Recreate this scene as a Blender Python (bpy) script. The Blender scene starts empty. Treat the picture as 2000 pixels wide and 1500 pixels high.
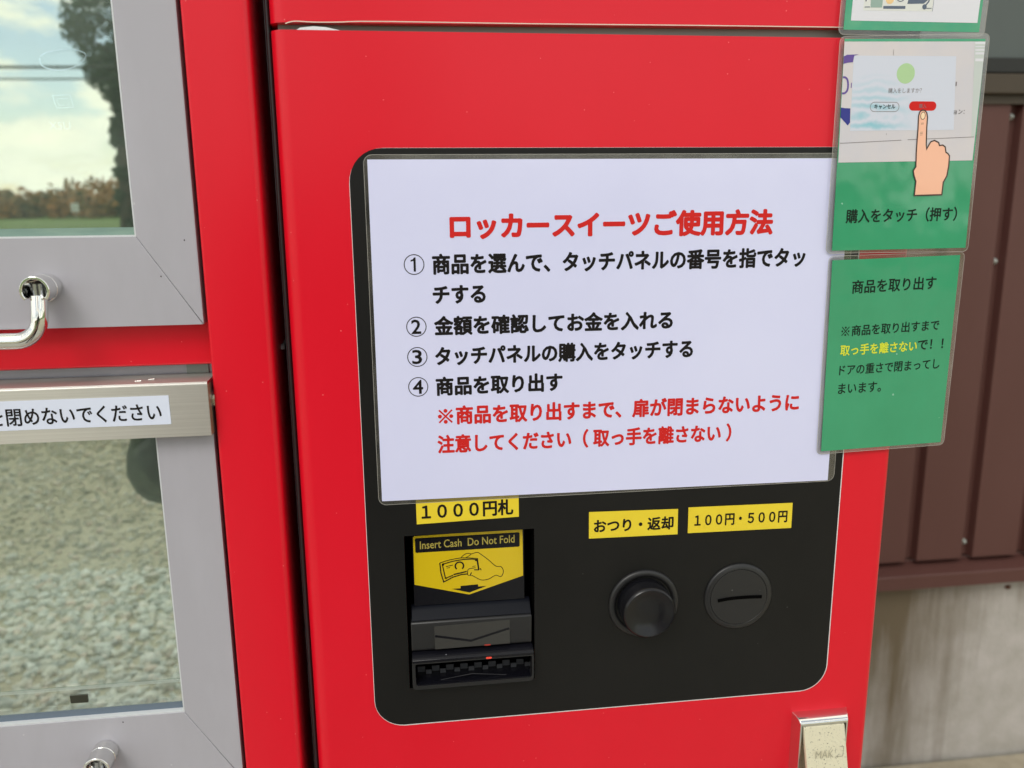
import bpy, bmesh, math, random
import numpy as np
from mathutils import Matrix, Vector
random.seed(7); rng = np.random.default_rng(7)
sc = bpy.context.scene
col = sc.collection
# ------------------------------------------------------------ camera
cam_d = bpy.data.cameras.new("camera"); cam = bpy.data.objects.new("camera", cam_d); col.objects.link(cam)
R = Matrix(((0.9914512708, 0.0368009203, -0.1251801496), (-0.1301644503, 0.2125470137, -0.9684425553), (-0.0090329103, 0.9764576075, 0.2155201784)))
cam.matrix_world = Matrix.Translation((0.06691, -0.5177, 1.35)) @ R.to_4x4()
cam_d.sensor_width = 36.0; cam_d.lens = 30.063; cam_d.clip_start = 0.01; cam_d.clip_end = 2000
cam_d.dof.use_dof = True; cam_d.dof.focus_distance = 0.545; cam_d.dof.aperture_fstop = 9.5
sc.camera = cam
# ------------------------------------------------------------ light
SUN_EL, SUN_AZ = math.radians(46), math.radians(200)      # in front of the machines and to their left, behind thin cloud
w = bpy.data.worlds.new("World"); sc.world = w; w.use_nodes = True
nt = w.node_tree; nt.nodes.clear()
def N(t, **k):
    n = nt.nodes.new(t)
    for a, b in k.items(): setattr(n, a, b)
    return n
out = N('ShaderNodeOutputWorld'); bg = N('ShaderNodeBackground'); bg.inputs[1].default_value = 0.1
sky = N('ShaderNodeTexSky', sky_type='NISHITA'); sky.sun_disc = False; sky.sun_elevation = SUN_EL; sky.sun_rotation = SUN_AZ
sky.air_density = 1.0; sky.dust_density = 0.6
tc = N('ShaderNodeTexCoord'); mp = N('ShaderNodeMapping'); mp.inputs['Scale'].default_value = (1, 1, 2.6); mp.inputs['Location'].default_value = (0.35, 0.1, 0.2)
no = N('ShaderNodeTexNoise'); no.inputs['Scale'].default_value = 9.0; no.inputs['Detail'].default_value = 7; no.inputs['Roughness'].default_value = 0.55
cr = N('ShaderNodeValToRGB'); cr.color_ramp.elements[0].position = 0.42; cr.color_ramp.elements[1].position = 0.53; cr.color_ramp.elements[0].color = (0.05, 0.05, 0.05, 1)
no2 = N('ShaderNodeTexNoise'); no2.inputs['Scale'].default_value = 9; no2.inputs['Detail'].default_value = 4
cc = N('ShaderNodeMix', data_type='RGBA'); cc.inputs[6].default_value = (8.3, 9.0, 9.1, 1); cc.inputs[7].default_value = (15.0, 13.9, 11.2, 1)
mx = N('ShaderNodeMix', data_type='RGBA')
L = nt.links.new
L(tc.outputs['Generated'], mp.inputs[0]); L(mp.outputs[0], no.inputs[0]); L(mp.outputs[0], no2.inputs[0]); L(no.outputs[0], cr.inputs[0])
L(no2.outputs[0], cc.inputs[0]); L(cr.outputs[0], mx.inputs[0]); L(sky.outputs[0], mx.inputs[6]); L(cc.outputs[2], mx.inputs[7])
L(mx.outputs[2], bg.inputs[0]); L(bg.outputs[0], out.inputs[0])
sd = bpy.data.lights.new("sun", 'SUN'); sun = bpy.data.objects.new("sun", sd); col.objects.link(sun)
sd.energy = 1.05; sd.angle = math.radians(25); sd.color = (1.0, 0.96, 0.9)
sun.rotation_euler = Vector((-0.50, -0.75, 0.95)).to_track_quat('Z', 'Y').to_euler()
sc.view_settings.view_transform = 'Standard'; sc.view_settings.look = 'None'; sc.view_settings.gamma = 1
sc.view_settings.use_curve_mapping = False; sc.view_settings.exposure = 0.32
sc.cycles.use_denoising = True; sc.cycles.max_bounces = 12; sc.cycles.transparent_max_bounces = 24

# ------------------------------------------------------------ materials
def mat(name, color, rough=0.5, metal=0.0, spec=0.5, coat=0.0, noise=None, bump=None, coat_rough=0.05, extra=None):
    m = bpy.data.materials.new(name); m.use_nodes = True; t = m.node_tree; b = t.nodes['Principled BSDF']
    b.inputs['Base Color'].default_value = (*color, 1); b.inputs['Roughness'].default_value = rough
    b.inputs['Metallic'].default_value = metal; b.inputs['Specular IOR Level'].default_value = spec
    b.inputs['Coat Weight'].default_value = coat; b.inputs['Coat Roughness'].default_value = coat_rough
    n = t.nodes; tcn = n.new('ShaderNodeTexCoord'); src = tcn.outputs['Object']
    if noise:      # (scale xyz, amount, colour2)
        mpn = n.new('ShaderNodeMapping'); mpn.inputs['Scale'].default_value = noise[0]
        ns = n.new('ShaderNodeTexNoise'); ns.inputs['Scale'].default_value = 1; ns.inputs['Detail'].default_value = 6
        ns.inputs['Roughness'].default_value = 0.6
        rp = n.new('ShaderNodeValToRGB'); rp.color_ramp.elements[0].position = noise[1]; rp.color_ramp.elements[1].position = noise[2]
        mi = n.new('ShaderNodeMix'); mi.data_type = 'RGBA'
        mi.inputs[6].default_value = (*color, 1); mi.inputs[7].default_value = (*noise[3], 1)
        t.links.new(src, mpn.inputs[0]); t.links.new(mpn.outputs[0], ns.inputs[0]); t.links.new(ns.outputs[0], rp.inputs[0])
        t.links.new(rp.outputs[0], mi.inputs[0]); t.links.new(mi.outputs[2], b.inputs['Base Color'])
    if bump:       # (scale xyz, strength, distance)
        mpb = n.new('ShaderNodeMapping'); mpb.inputs['Scale'].default_value = bump[0]
        nb = n.new('ShaderNodeTexNoise'); nb.inputs['Scale'].default_value = 1; nb.inputs['Detail'].default_value = 3
        bu = n.new('ShaderNodeBump'); bu.inputs['Strength'].default_value = bump[1]; bu.inputs['Distance'].default_value = bump[2]
        t.links.new(src, mpb.inputs[0]); t.links.new(mpb.outputs[0], nb.inputs[0]); t.links.new(nb.outputs[0], bu.inputs['Height'])
        t.links.new(bu.outputs[0], b.inputs['Normal'])
        if coat: t.links.new(bu.outputs[0], b.inputs['Coat Normal'])
    if extra: extra(m, t, b, src)
    return m
def specks(colr, dens, size, scale=240):
    """small dust specks and scratches that belong to the surface itself"""
    def f(m, t, b, src):
        n = t.nodes
        v = n.new('ShaderNodeTexVoronoi'); v.inputs['Scale'].default_value = scale; v.inputs['Randomness'].default_value = 1
        lt = n.new('ShaderNodeMath'); lt.operation = 'LESS_THAN'; lt.inputs[1].default_value = size
        sp = n.new('ShaderNodeSeparateColor'); l2 = n.new('ShaderNodeMath'); l2.operation = 'LESS_THAN'; l2.inputs[1].default_value = dens
        mu = n.new('ShaderNodeMath'); mu.operation = 'MULTIPLY'
        t.links.new(src, v.inputs[0]); t.links.new(v.outputs['Distance'], lt.inputs[0])
        t.links.new(v.outputs['Color'], sp.inputs[0]); t.links.new(sp.outputs[0], l2.inputs[0])
        t.links.new(lt.outputs[0], mu.inputs[0]); t.links.new(l2.outputs[0], mu.inputs[1])
        mi = n.new('ShaderNodeMix'); mi.data_type = 'RGBA'; mi.inputs[7].default_value = (*colr, 1)
        bc = b.inputs['Base Color']
        if bc.links: t.links.new(bc.links[0].from_socket, mi.inputs[6])
        else: mi.inputs[6].default_value = bc.default_value
        t.links.new(mu.outputs[0], mi.inputs[0]); t.links.new(mi.outputs[2], bc)
    return f
def aniso(m, t, b, src):
    tn = t.nodes.new('ShaderNodeTangent'); tn.direction_type = 'RADIAL'; tn.axis = 'X'
    t.links.new(tn.outputs[0], b.inputs['Tangent']); b.inputs['Anisotropic'].default_value = 0.92
RED = mat('red_paint', (0.70, 0.004, 0.018), 0.30, spec=0.40, noise=((4, 4, 2), 0.35, 0.7, (0.75, 0.007, 0.025)), bump=((9, 9, 5), 0.10, 0.006), extra=specks((0.85, 0.16, 0.16), 0.09, 0.085, 230))
GREY = mat('grey_door_paint', (0.405, 0.395, 0.44), 0.24, noise=((26, 14, 7), 0.45, 0.85, (0.455, 0.445, 0.50)), bump=((10, 10, 5), 0.06, 0.003), extra=specks((0.50, 0.50, 0.53), 0.012, 0.1, 160))
GREYD = mat('grey_jamb', (0.27, 0.27, 0.28), 0.4, noise=((20, 20, 20), 0.4, 0.7, (0.3, 0.3, 0.31)))
BLACKP = mat('black_panel', (0.0062, 0.006, 0.006), 0.42, spec=0.28, noise=((14, 14, 10), 0.4, 0.75, (0.009, 0.0086, 0.0084)), bump=((18, 18, 12), 0.06, 0.003), extra=specks((0.05, 0.05, 0.05), 0.012, 0.1, 200))
BLACKG = mat('black_gloss', (0.006, 0.006, 0.009), 0.2, spec=0.3, extra=specks((0.2, 0.2, 0.22), 0.01, 0.16, 330))
BLACKM = mat('black_plastic', (0.014, 0.014, 0.0155), 0.38, spec=0.5, bump=((500, 500, 500), 0.08, 0.0004), extra=specks((0.1, 0.1, 0.1), 0.01, 0.14, 300))
DEEP = mat('dark_recess', (0.003, 0.003, 0.003), 0.9, spec=0.0)
RUBBER = mat('rubber_gasket', (0.02, 0.02, 0.022), 0.3)
WHITEE = mat('white_edge', (0.78, 0.77, 0.78), 0.5)
FOAM = mat('white_foam', (0.8, 0.82, 0.86), 0.7)
CREAM = mat('cream_film_edge', (0.72, 0.66, 0.55), 0.5)
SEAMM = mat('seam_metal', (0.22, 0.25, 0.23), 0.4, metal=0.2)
PAPER = mat('laminated_paper', (0.67, 0.685, 0.95), 0.5, coat=0.9, coat_rough=0.14, noise=((9, 9, 7), 0.3, 0.8, (0.71, 0.725, 0.97)), bump=((9, 9, 6), 0.22, 0.008), extra=specks((0.5, 0.5, 0.6), 0.004, 0.15, 120))
GREEN = mat('laminated_green', (0.004, 0.29, 0.125), 0.45, spec=0.4, coat=1.0, coat_rough=0.12, noise=((16, 16, 10), 0.35, 0.75, (0.014, 0.335, 0.155)), bump=((16, 16, 11), 0.38, 0.008), extra=specks((0.2, 0.5, 0.35), 0.02, 0.2, 260))
GREEN.node_tree.nodes['Principled BSDF'].inputs['Coat IOR'].default_value = 1.75
PRINTW = mat('printed_white', (0.72, 0.72, 0.78), 0.5, coat=0.5, coat_rough=0.15)
PRINTL = mat('printed_lilac_grey', (0.60, 0.58, 0.63), 0.5, coat=0.5, coat_rough=0.15, noise=((30, 30, 22), 0.35, 0.7, (0.66, 0.61, 0.62)))
def rays(m, t, b, src):
    n = t.nodes; w_ = n.new('ShaderNodeTexWave'); w_.wave_type = 'RINGS'; w_.inputs['Scale'].default_value = 70; w_.inputs['Distortion'].default_value = 6
    w_.inputs['Detail'].default_value = 3; mpn = n.new('ShaderNodeMapping'); mpn.inputs['Location'].default_value = (-0.36, 0, -1.395)
    nz = n.new('ShaderNodeTexNoise'); nz.inputs['Scale'].default_value = 55; gr = n.new('ShaderNodeTexGradient'); gr.gradient_type = 'SPHERICAL'
    m2 = n.new('ShaderNodeMapping'); m2.inputs['Location'].default_value = (-0.358 * 34, 0, -1.392 * 34); m2.inputs['Scale'].default_value = (34, 34, 34)
    mu = n.new('ShaderNodeMath'); mu.operation = 'MULTIPLY'; mi = n.new('ShaderNodeMix'); mi.data_type = 'RGBA'
    mi.inputs[6].default_value = (0.62, 0.65, 0.76, 1); mi.inputs[7].default_value = (0.20, 0.52, 0.62, 1)
    t.links.new(src, mpn.inputs[0]); t.links.new(mpn.outputs[0], w_.inputs[0]); t.links.new(src, m2.inputs[0]); t.links.new(m2.outputs[0], gr.inputs[0])
    t.links.new(w_.outputs[0], mu.inputs[0]); t.links.new(gr.outputs[0], mu.inputs[1]); t.links.new(mu.outputs[0], mi.inputs[0]); t.links.new(mi.outputs[2], b.inputs['Base Color'])
PRINTB = mat('printed_dialog', (0.62, 0.65, 0.76), 0.5, coat=0.5, coat_rough=0.15, extra=rays)
INK = mat('black_ink', (0.010, 0.008, 0.008), 0.6, spec=0.15)
INKG = mat('dark_green_ink', (0.006, 0.022, 0.012), 0.6, spec=0.2)
INKR = mat('red_ink', (0.62, 0.018, 0.015), 0.6, spec=0.2)
INKY = mat('yellow_ink', (0.70, 0.75, 0.03), 0.5)
INKT = mat('taupe_ink', (0.20, 0.17, 0.18), 0.5)
PURPLE = mat('purple_ink', (0.11, 0.055, 0.30), 0.5, coat=0.4)
NAVY = mat('navy_ink', (0.012, 0.016, 0.24), 0.5, coat=0.4)
SKINP = mat('printed_skin_tone', (0.92, 0.50, 0.34), 0.5, coat=0.4)
NAILP = mat('printed_nail_tone', (0.95, 0.72, 0.48), 0.5)
LIME = mat('pale_green_ink', (0.42, 0.62, 0.33), 0.5)
TEAL = mat('pale_teal_ink', (0.30, 0.42, 0.37), 0.5); SLATE = mat('slate_blue_ink', (0.10, 0.13, 0.19), 0.5)
PEACH = mat('peach_ink', (0.85, 0.58, 0.28), 0.5); IVORY = mat('ivory_ink', (0.72, 0.73, 0.70), 0.5)
YEL = mat('yellow_label', (0.80, 0.60, 0.025), 0.42, noise=((40, 40, 40), 0.3, 0.8, (0.84, 0.66, 0.035)))
YSIGN = mat('yellow_sign', (0.66, 0.47, 0.004), 0.25, coat=0.5)
YDIM = mat('yellow_lettering', (0.42, 0.34, 0.07), 0.3)
LBLW = mat('white_label', (0.70, 0.75, 0.90), 0.4)
CHROME = mat('chrome', (0.78, 0.78, 0.76), 0.06, metal=1.0, bump=((260, 260, 260), 0.02, 0.0005))
CHROMED = mat('dull_chrome', (0.45, 0.46, 0.48), 0.18, metal=1.0)
STEEL = mat('brushed_steel', (0.64, 0.625, 0.585), 0.30, metal=1.0, noise=((3, 40, 2200), 0.3, 0.75, (0.52, 0.505, 0.47)), bump=((8, 90, 4200), 0.10, 0.0005), extra=aniso)
BROWN = mat('brown_siding', (0.098, 0.041, 0.034), 0.5, spec=0.35, noise=((5, 5, 2), 0.35, 0.7, (0.110, 0.048, 0.041)))
BROWND = mat('dark_brown_trim', (0.05, 0.038, 0.024), 0.55, noise=((5, 5, 2), 0.35, 0.7, (0.062, 0.046, 0.03)))
BLACKT = mat('black_trim', (0.012, 0.013, 0.012), 0.5)
SLATEG = mat('grey_green_panel', (0.085, 0.105, 0.10), 0.35, noise=((3, 3, 3), 0.35, 0.7, (0.075, 0.09, 0.085)))
SCREWM = mat('screw_head', (0.50, 0.54, 0.50), 0.3, metal=0.6)
BARK = mat('bark', (0.09, 0.06, 0.045), 0.9, noise=((20, 20, 4), 0.4, 0.6, (0.05, 0.035, 0.028)))
LEAFD = mat('dark_leaf', (0.035, 0.055, 0.022), 0.6)
WIRE = mat('cable_black', (0.02, 0.02, 0.02), 0.6)
CONCP = mat('concrete_pole', (0.32, 0.31, 0.29), 0.8)
SKIN = mat('skin', (0.55, 0.33, 0.24), 0.5); JACKET = mat('jacket_cloth', (0.012, 0.018, 0.020), 0.8); TROUS = mat('trouser_cloth', (0.03, 0.034, 0.045), 0.85); HAIRM = mat('hair_black', (0.01, 0.008, 0.007), 0.5)
def film_mat():
    m = bpy.data.materials.new('clear_film'); m.use_nodes = True; t = m.node_tree; n = t.nodes; n.clear()
    o = n.new('ShaderNodeOutputMaterial'); tr = n.new('ShaderNodeBsdfTransparent'); tr.inputs[0].default_value = (0.985, 0.985, 0.975, 1)
    df = n.new('ShaderNodeBsdfDiffuse'); df.inputs[0].default_value = (0.80, 0.76, 0.68, 1); gl = n.new('ShaderNodeBsdfGlossy'); gl.inputs['Roughness'].default_value = 0.12
    m1 = n.new('ShaderNodeMixShader'); m1.inputs[0].default_value = 0.14
    m2 = n.new('ShaderNodeMixShader'); fr = n.new('ShaderNodeFresnel'); fr.inputs[0].default_value = 1.6
    nz = n.new('ShaderNodeTexNoise'); nz.inputs['Scale'].default_value = 45; mr = n.new('ShaderNodeMapRange'); mr.inputs[1].default_value = 0.35; mr.inputs[2].default_value = 0.7; mr.inputs[3].default_value = 0.03; mr.inputs[4].default_value = 0.09
    tcn = n.new('ShaderNodeTexCoord'); t.links.new(tcn.outputs['Object'], nz.inputs[0]); t.links.new(nz.outputs[0], mr.inputs[0]); t.links.new(mr.outputs[0], m1.inputs[0])
    t.links.new(tr.outputs[0], m1.inputs[1]); t.links.new(df.outputs[0], m1.inputs[2]); t.links.new(fr.outputs[0], m2.inputs[0])
    t.links.new(m1.outputs[0], m2.inputs[1]); t.links.new(gl.outputs[0], m2.inputs[2]); t.links.new(m2.outputs[0], o.inputs[0]); return m
FILM = film_mat()
def glass_mat(name, refl, tint, body):
    m = bpy.data.materials.new(name); m.use_nodes = True; t = m.node_tree; n = t.nodes; n.clear()
    o = n.new('ShaderNodeOutputMaterial'); tr = n.new('ShaderNodeBsdfTransparent'); tr.inputs[0].default_value = (*body, 1)
    gl = n.new('ShaderNodeBsdfGlossy'); gl.inputs['Roughness'].default_value = 0.0; gl.inputs['Color'].default_value = (*tint, 1)
    mm = n.new('ShaderNodeMixShader'); mm.inputs[0].default_value = refl
    nz = n.new('ShaderNodeTexNoise'); nz.inputs['Scale'].default_value = 9; bu = n.new('ShaderNodeBump'); bu.inputs['Strength'].default_value = 0.02; bu.inputs['Distance'].default_value = 0.002
    tcn = n.new('ShaderNodeTexCoord'); t.links.new(tcn.outputs['Object'], nz.inputs[0]); t.links.new(nz.outputs[0], bu.inputs['Height']); t.links.new(bu.outputs[0], gl.inputs['Normal'])
    df = n.new('ShaderNodeBsdfDiffuse'); df.inputs[0].default_value = (0.62, 0.72, 0.66, 1)      # dust and smears on the pane, thickened to paint haze over the reflections
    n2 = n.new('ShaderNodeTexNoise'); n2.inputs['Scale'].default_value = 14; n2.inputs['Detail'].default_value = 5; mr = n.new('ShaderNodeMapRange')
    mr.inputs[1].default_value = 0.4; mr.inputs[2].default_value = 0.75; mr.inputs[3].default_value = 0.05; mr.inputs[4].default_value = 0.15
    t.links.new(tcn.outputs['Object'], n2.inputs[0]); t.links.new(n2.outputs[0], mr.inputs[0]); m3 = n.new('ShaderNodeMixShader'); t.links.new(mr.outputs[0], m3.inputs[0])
    t.links.new(tr.outputs[0], mm.inputs[1]); t.links.new(gl.outputs[0], mm.inputs[2]); t.links.new(mm.outputs[0], m3.inputs[1]); t.links.new(df.outputs[0], m3.inputs[2])
    t.links.new(m3.outputs[0], o.inputs[0]); return m
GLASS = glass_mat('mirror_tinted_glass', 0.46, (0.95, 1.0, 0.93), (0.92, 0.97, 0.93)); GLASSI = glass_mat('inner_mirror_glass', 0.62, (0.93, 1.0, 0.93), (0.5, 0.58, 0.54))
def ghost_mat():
    m = bpy.data.materials.new('faint_print_and_reflection'); m.use_nodes = True; t = m.node_tree; n = t.nodes; n.clear()
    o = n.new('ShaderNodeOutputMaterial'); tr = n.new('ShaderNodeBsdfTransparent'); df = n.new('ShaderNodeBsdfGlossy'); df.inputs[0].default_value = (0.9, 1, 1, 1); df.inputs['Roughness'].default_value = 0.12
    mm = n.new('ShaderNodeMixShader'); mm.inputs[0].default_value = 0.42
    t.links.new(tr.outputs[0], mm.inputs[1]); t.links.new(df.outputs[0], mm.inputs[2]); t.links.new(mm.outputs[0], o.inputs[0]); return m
GHOST = ghost_mat(); RIM = mat('film_rim', (0.62, 0.60, 0.55), 0.25)
RIM.node_tree.nodes['Principled BSDF'].inputs['Alpha'].default_value = 0.5
SPACER = mat('green_glass_edge', (0.25, 0.36, 0.30), 0.3, noise=((30, 10, 200), 0.3, 0.7, (0.17, 0.27, 0.24)))
SPACERB = mat('blue_grey_glass_edge', (0.13, 0.17, 0.22), 0.3)
INSERT = mat('speckled_beige_insert', (0.66, 0.62, 0.46), 0.6, noise=((700, 700, 900), 0.60, 0.64, (0.20, 0.19, 0.15)), bump=((500, 500, 500), 0.4, 0.0006))
def emis(name, c, s):
    m = bpy.data.materials.new(name); m.use_nodes = True; b = m.node_tree.nodes['Principled BSDF']
    b.inputs['Base Color'].default_value = (*c, 1); b.inputs['Emission Color'].default_value = (*c, 1); b.inputs['Emission Strength'].default_value = s; return m
LED = emis('red_lamp', (0.75, 0.06, 0.035), 0.3); LEDD = emis('dim_red_lamp', (0.35, 0.03, 0.02), 0.12)
def concrete_extra(m, t, b, src):
    n = t.nodes; mi = n.new('ShaderNodeMix'); mi.data_type = 'RGBA'
    mpn = n.new('ShaderNodeMapping'); mpn.inputs['Scale'].default_value = (13, 13, 1.1); nz = n.new('ShaderNodeTexNoise'); nz.inputs['Detail'].default_value = 8; nz.inputs['Roughness'].default_value = 0.65; nz.inputs['Scale'].default_value = 1
    sp = n.new('ShaderNodeSeparateXYZ'); mr = n.new('ShaderNodeMapRange'); mr.inputs[1].default_value = 0.05; mr.inputs[2].default_value = 0.5; mr.inputs[3].default_value = -0.06; mr.inputs[4].default_value = 0.24
    mx_ = n.new('ShaderNodeMapRange'); mx_.inputs[1].default_value = 1.15; mx_.inputs[2].default_value = 1.45; mx_.inputs[3].default_value = 0.17; mx_.inputs[4].default_value = -0.14
    a1 = n.new('ShaderNodeMath'); a2 = n.new('ShaderNodeMath'); a1.operation = a2.operation = 'ADD'
    rp = n.new('ShaderNodeValToRGB'); rp.color_ramp.elements[0].position = 0.44; rp.color_ramp.elements[1].position = 0.86
    t.links.new(src, mpn.inputs[0]); t.links.new(mpn.outputs[0], nz.inputs[0]); t.links.new(src, sp.inputs[0]); t.links.new(sp.outputs[2], mr.inputs[0]); t.links.new(sp.outputs[0], mx_.inputs[0])
    t.links.new(nz.outputs[0], a1.inputs[0]); t.links.new(mr.outputs[0], a1.inputs[1]); t.links.new(a1.outputs[0], a2.inputs[0]); t.links.new(mx_.outputs[0], a2.inputs[1]); t.links.new(a2.outputs[0], rp.inputs[0])
    bc = b.inputs['Base Color']; t.links.new(bc.links[0].from_socket, mi.inputs[6]); mi.inputs[7].default_value = (0.135, 0.105, 0.065, 1)
    t.links.new(rp.outputs[0], mi.inputs[0]); t.links.new(mi.outputs[2], bc)
CONC = mat('stained_concrete', (0.47, 0.445, 0.42), 0.85, noise=((14, 14, 14), 0.35, 0.65, (0.38, 0.36, 0.325)), bump=((160, 160, 160), 0.3, 0.003), extra=concrete_extra)
CONCF = mat('concrete_floor', (0.42, 0.37, 0.28), 0.9, noise=((25, 25, 25), 0.35, 0.7, (0.33, 0.29, 0.21)), bump=((200, 200, 200), 0.3, 0.003))
def gravel_pale(m, t, b, src):
    gravel_extra(m, t, b, src); rp = [x for x in t.nodes if x.type == 'VALTORGB'][0]
    for e, c in zip(rp.color_ramp.elements, ((0.42, 0.45, 0.42), (0.58, 0.62, 0.58), (0.62, 0.60, 0.50), (0.72, 0.77, 0.73), (0.66, 0.56, 0.47), (0.80, 0.82, 0.76))): e.color = (*c, 1)
def gravel_extra(m, t, b, src):
    n = t.nodes; g = n.new('ShaderNodeNewGeometry'); rp = n.new('ShaderNodeValToRGB'); e = rp.color_ramp.elements
    e[0].position = 0.0; e[0].color = (0.26, 0.25, 0.20, 1); e[1].position = 1.0; e[1].color = (0.74, 0.74, 0.66, 1)
    for p, c in ((0.3, (0.40, 0.39, 0.31, 1)), (0.55, (0.50, 0.46, 0.34, 1)), (0.8, (0.54, 0.56, 0.51, 1)), (0.93, (0.56, 0.46, 0.37, 1))):
        k = e.new(p); k.color = c
    t.links.new(g.outputs['Random Per Island'], rp.inputs[0]); t.links.new(rp.outputs[0], b.inputs['Base Color'])
GRAVEL = mat('crushed_stone', (0.3, 0.3, 0.28), 0.85, extra=gravel_extra)
GRAVELP = mat('pale_crushed_stone', (0.6, 0.6, 0.58), 0.85, extra=gravel_pale)
EARTH = mat('gravelly_earth', (0.36, 0.33, 0.235), 0.95, noise=((28, 28, 28), 0.35, 0.65, (0.50, 0.46, 0.34)), bump=((45, 45, 45), 0.8, 0.015))
GRASS = mat('grass', (0.08, 0.16, 0.022), 0.9, noise=((0.6, 0.6, 0.6), 0.35, 0.65, (0.13, 0.19, 0.04)))
def autumn_extra(m, t, b, src):
    n = t.nodes; nz = n.new('ShaderNodeTexNoise'); nz.inputs['Scale'].default_value = 0.35; nz.inputs['Detail'].default_value = 3; rp = n.new('ShaderNodeValToRGB'); e = rp.color_ramp.elements
    e[0].position = 0.35; e[0].color = (0.09, 0.09, 0.035, 1); e[1].position = 0.62; e[1].color = (0.50, 0.25, 0.10, 1); k = e.new(0.48); k.color = (0.28, 0.17, 0.07, 1)
    t.links.new(src, nz.inputs[0]); t.links.new(nz.outputs[0], rp.inputs[0]); t.links.new(rp.outputs[0], b.inputs['Base Color'])
AUTUMN = mat('autumn_foliage', (0.15, 0.09, 0.04), 0.8, extra=autumn_extra)

# ------------------------------------------------------------ helpers (mm on the front of the machines; x right, z up, y into the machine)
S = 0.001  # front-plane mm values unprojected from image pixels, off-plane parts scaled about the camera
def tag(o, label=None, cat=None, group=None, kind=None):
    if label: o['label'] = label
    if cat: o['category'] = cat
    if group: o['group'] = group
    if kind: o['kind'] = kind
    return o
def empty(name, loc, label, cat, group=None):
    o = bpy.data.objects.new(name, None); col.objects.link(o); o.location = loc; o.empty_display_size = 0.05
    return tag(o, label, cat, group)
def world_of(o):
    return (world_of(o.parent) @ o.matrix_parent_inverse if o.parent else Matrix()) @ o.matrix_basis
def link(name, me, m, parent=None, smooth=False):
    o = bpy.data.objects.new(name, me); col.objects.link(o)
    if m: me.materials.append(m)
    if smooth:
        for p in me.polygons: p.use_smooth = True
    if parent is not None:
        o.parent = parent; o.matrix_parent_inverse = world_of(parent).inverted()
    return o
def from_bm(name, bm, m, parent=None, smooth=False):
    me = bpy.data.meshes.new(name); bmesh.ops.recalc_face_normals(bm, faces=bm.faces[:]); bm.to_mesh(me); bm.free(); return link(name, me, m, parent, smooth)
def bevel(o, w_=1.0, seg=3, ang=35):
    b = o.modifiers.new('bevel', 'BEVEL'); b.width = w_ * S; b.segments = seg; b.limit_method = 'ANGLE'; b.angle_limit = math.radians(ang); b.harden_normals = False
    for p in o.data.polygons: p.use_smooth = True
    o.data.set_sharp_from_angle(angle=math.radians(40)) if hasattr(o.data, 'set_sharp_from_angle') else None
    return o
def add_box(bm, x0, x1, y0, y1, z0, z1):
    v = [bm.verts.new((x * S, y * S, z * S)) for x in (x0, x1) for y in (y0, y1) for z in (z0, z1)]
    for f in ((0, 1, 3, 2), (4, 6, 7, 5), (0, 4, 5, 1), (2, 3, 7, 6), (0, 2, 6, 4), (1, 5, 7, 3)): bm.faces.new([v[i] for i in f])
def box(name, x0, x1, y0, y1, z0, z1, m, parent=None, bv=0):
    bm = bmesh.new(); add_box(bm, x0, x1, y0, y1, z0, z1); o = from_bm(name, bm, m, parent)
    if bv: bevel(o, bv)
    return o
def rrect(x0, x1, z0, z1, r, n=8):
    if not isinstance(r, (list, tuple)): r = (r,) * 4        # BL, BR, TR, TL
    pts = []
    for (cx, cz, a, rr) in ((x0 + r[0], z0 + r[0], 180, r[0]), (x1 - r[1], z0 + r[1], 270, r[1]), (x1 - r[2], z1 - r[2], 0, r[2]), (x0 + r[3], z1 - r[3], 90, r[3])):
        for i in range(n + 1 if rr > 0 else 1):
            t = math.radians(a + 90 * i / n); pts.append((cx + rr * math.cos(t), cz + rr * math.sin(t)))
    return pts
def plate(name, outer, m, y0, y1, parent=None, holes=(), rot=None):
    """solid sheet standing in the front plane, front face at y0, back at y1, with optional holes"""
    bm = bmesh.new(); loops = []
    for pts in [outer] + list(holes):
        loops.append([bm.verts.new((x * S, y0 * S, z * S)) for x, z in pts])
    es = []
    for lp in loops:
        for i in range(len(lp)): es.append(bm.edges.new((lp[i], lp[(i + 1) % len(lp)])))
    if holes: bmesh.ops.triangle_fill(bm, edges=es, use_beauty=True, use_dissolve=False, normal=(0, -1, 0))
    else: bmesh.ops.triangle_fill(bm, edges=es, use_beauty=True, normal=(0, -1, 0))
    if y1 != y0:
        r = bmesh.ops.extrude_face_region(bm, geom=bm.faces[:])
        bmesh.ops.translate(bm, verts=[v for v in r['geom'] if isinstance(v, bmesh.types.BMVert)], vec=(0, (y1 - y0) * S, 0))
    return from_bm(name, bm, m, parent)
def stroke_bm(bm, pts, wd, y, closed=False):
    n = len(pts); P = [Vector(p) for p in pts]; Ls = []; Rs = []
    for i in range(n):
        a = P[i - 1] if (i > 0 or closed) else None; b = P[(i + 1) % n] if (i < n - 1 or closed) else None
        d1 = (P[i] - a).normalized() if a is not None else (b - P[i]).normalized(); d2 = (b - P[i]).normalized() if b is not None else d1
        n1 = Vector((-d1.y, d1.x)); n2 = Vector((-d2.y, d2.x)); nn = (n1 + n2); nn = nn.normalized() if nn.length > 1e-6 else n1
        k = min(1 / max(nn.dot(n1), 0.35), 2.0) * wd / 2
        q = P[i] + nn * k; Ls.append(bm.verts.new((q.x * S, y * S, q.y * S))); q = P[i] - nn * k; Rs.append(bm.verts.new((q.x * S, y * S, q.y * S)))
    for i in range(n if closed else n - 1):
        j = (i + 1) % n; bm.faces.new((Ls[i], Ls[j], Rs[j], Rs[i]))
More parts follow.
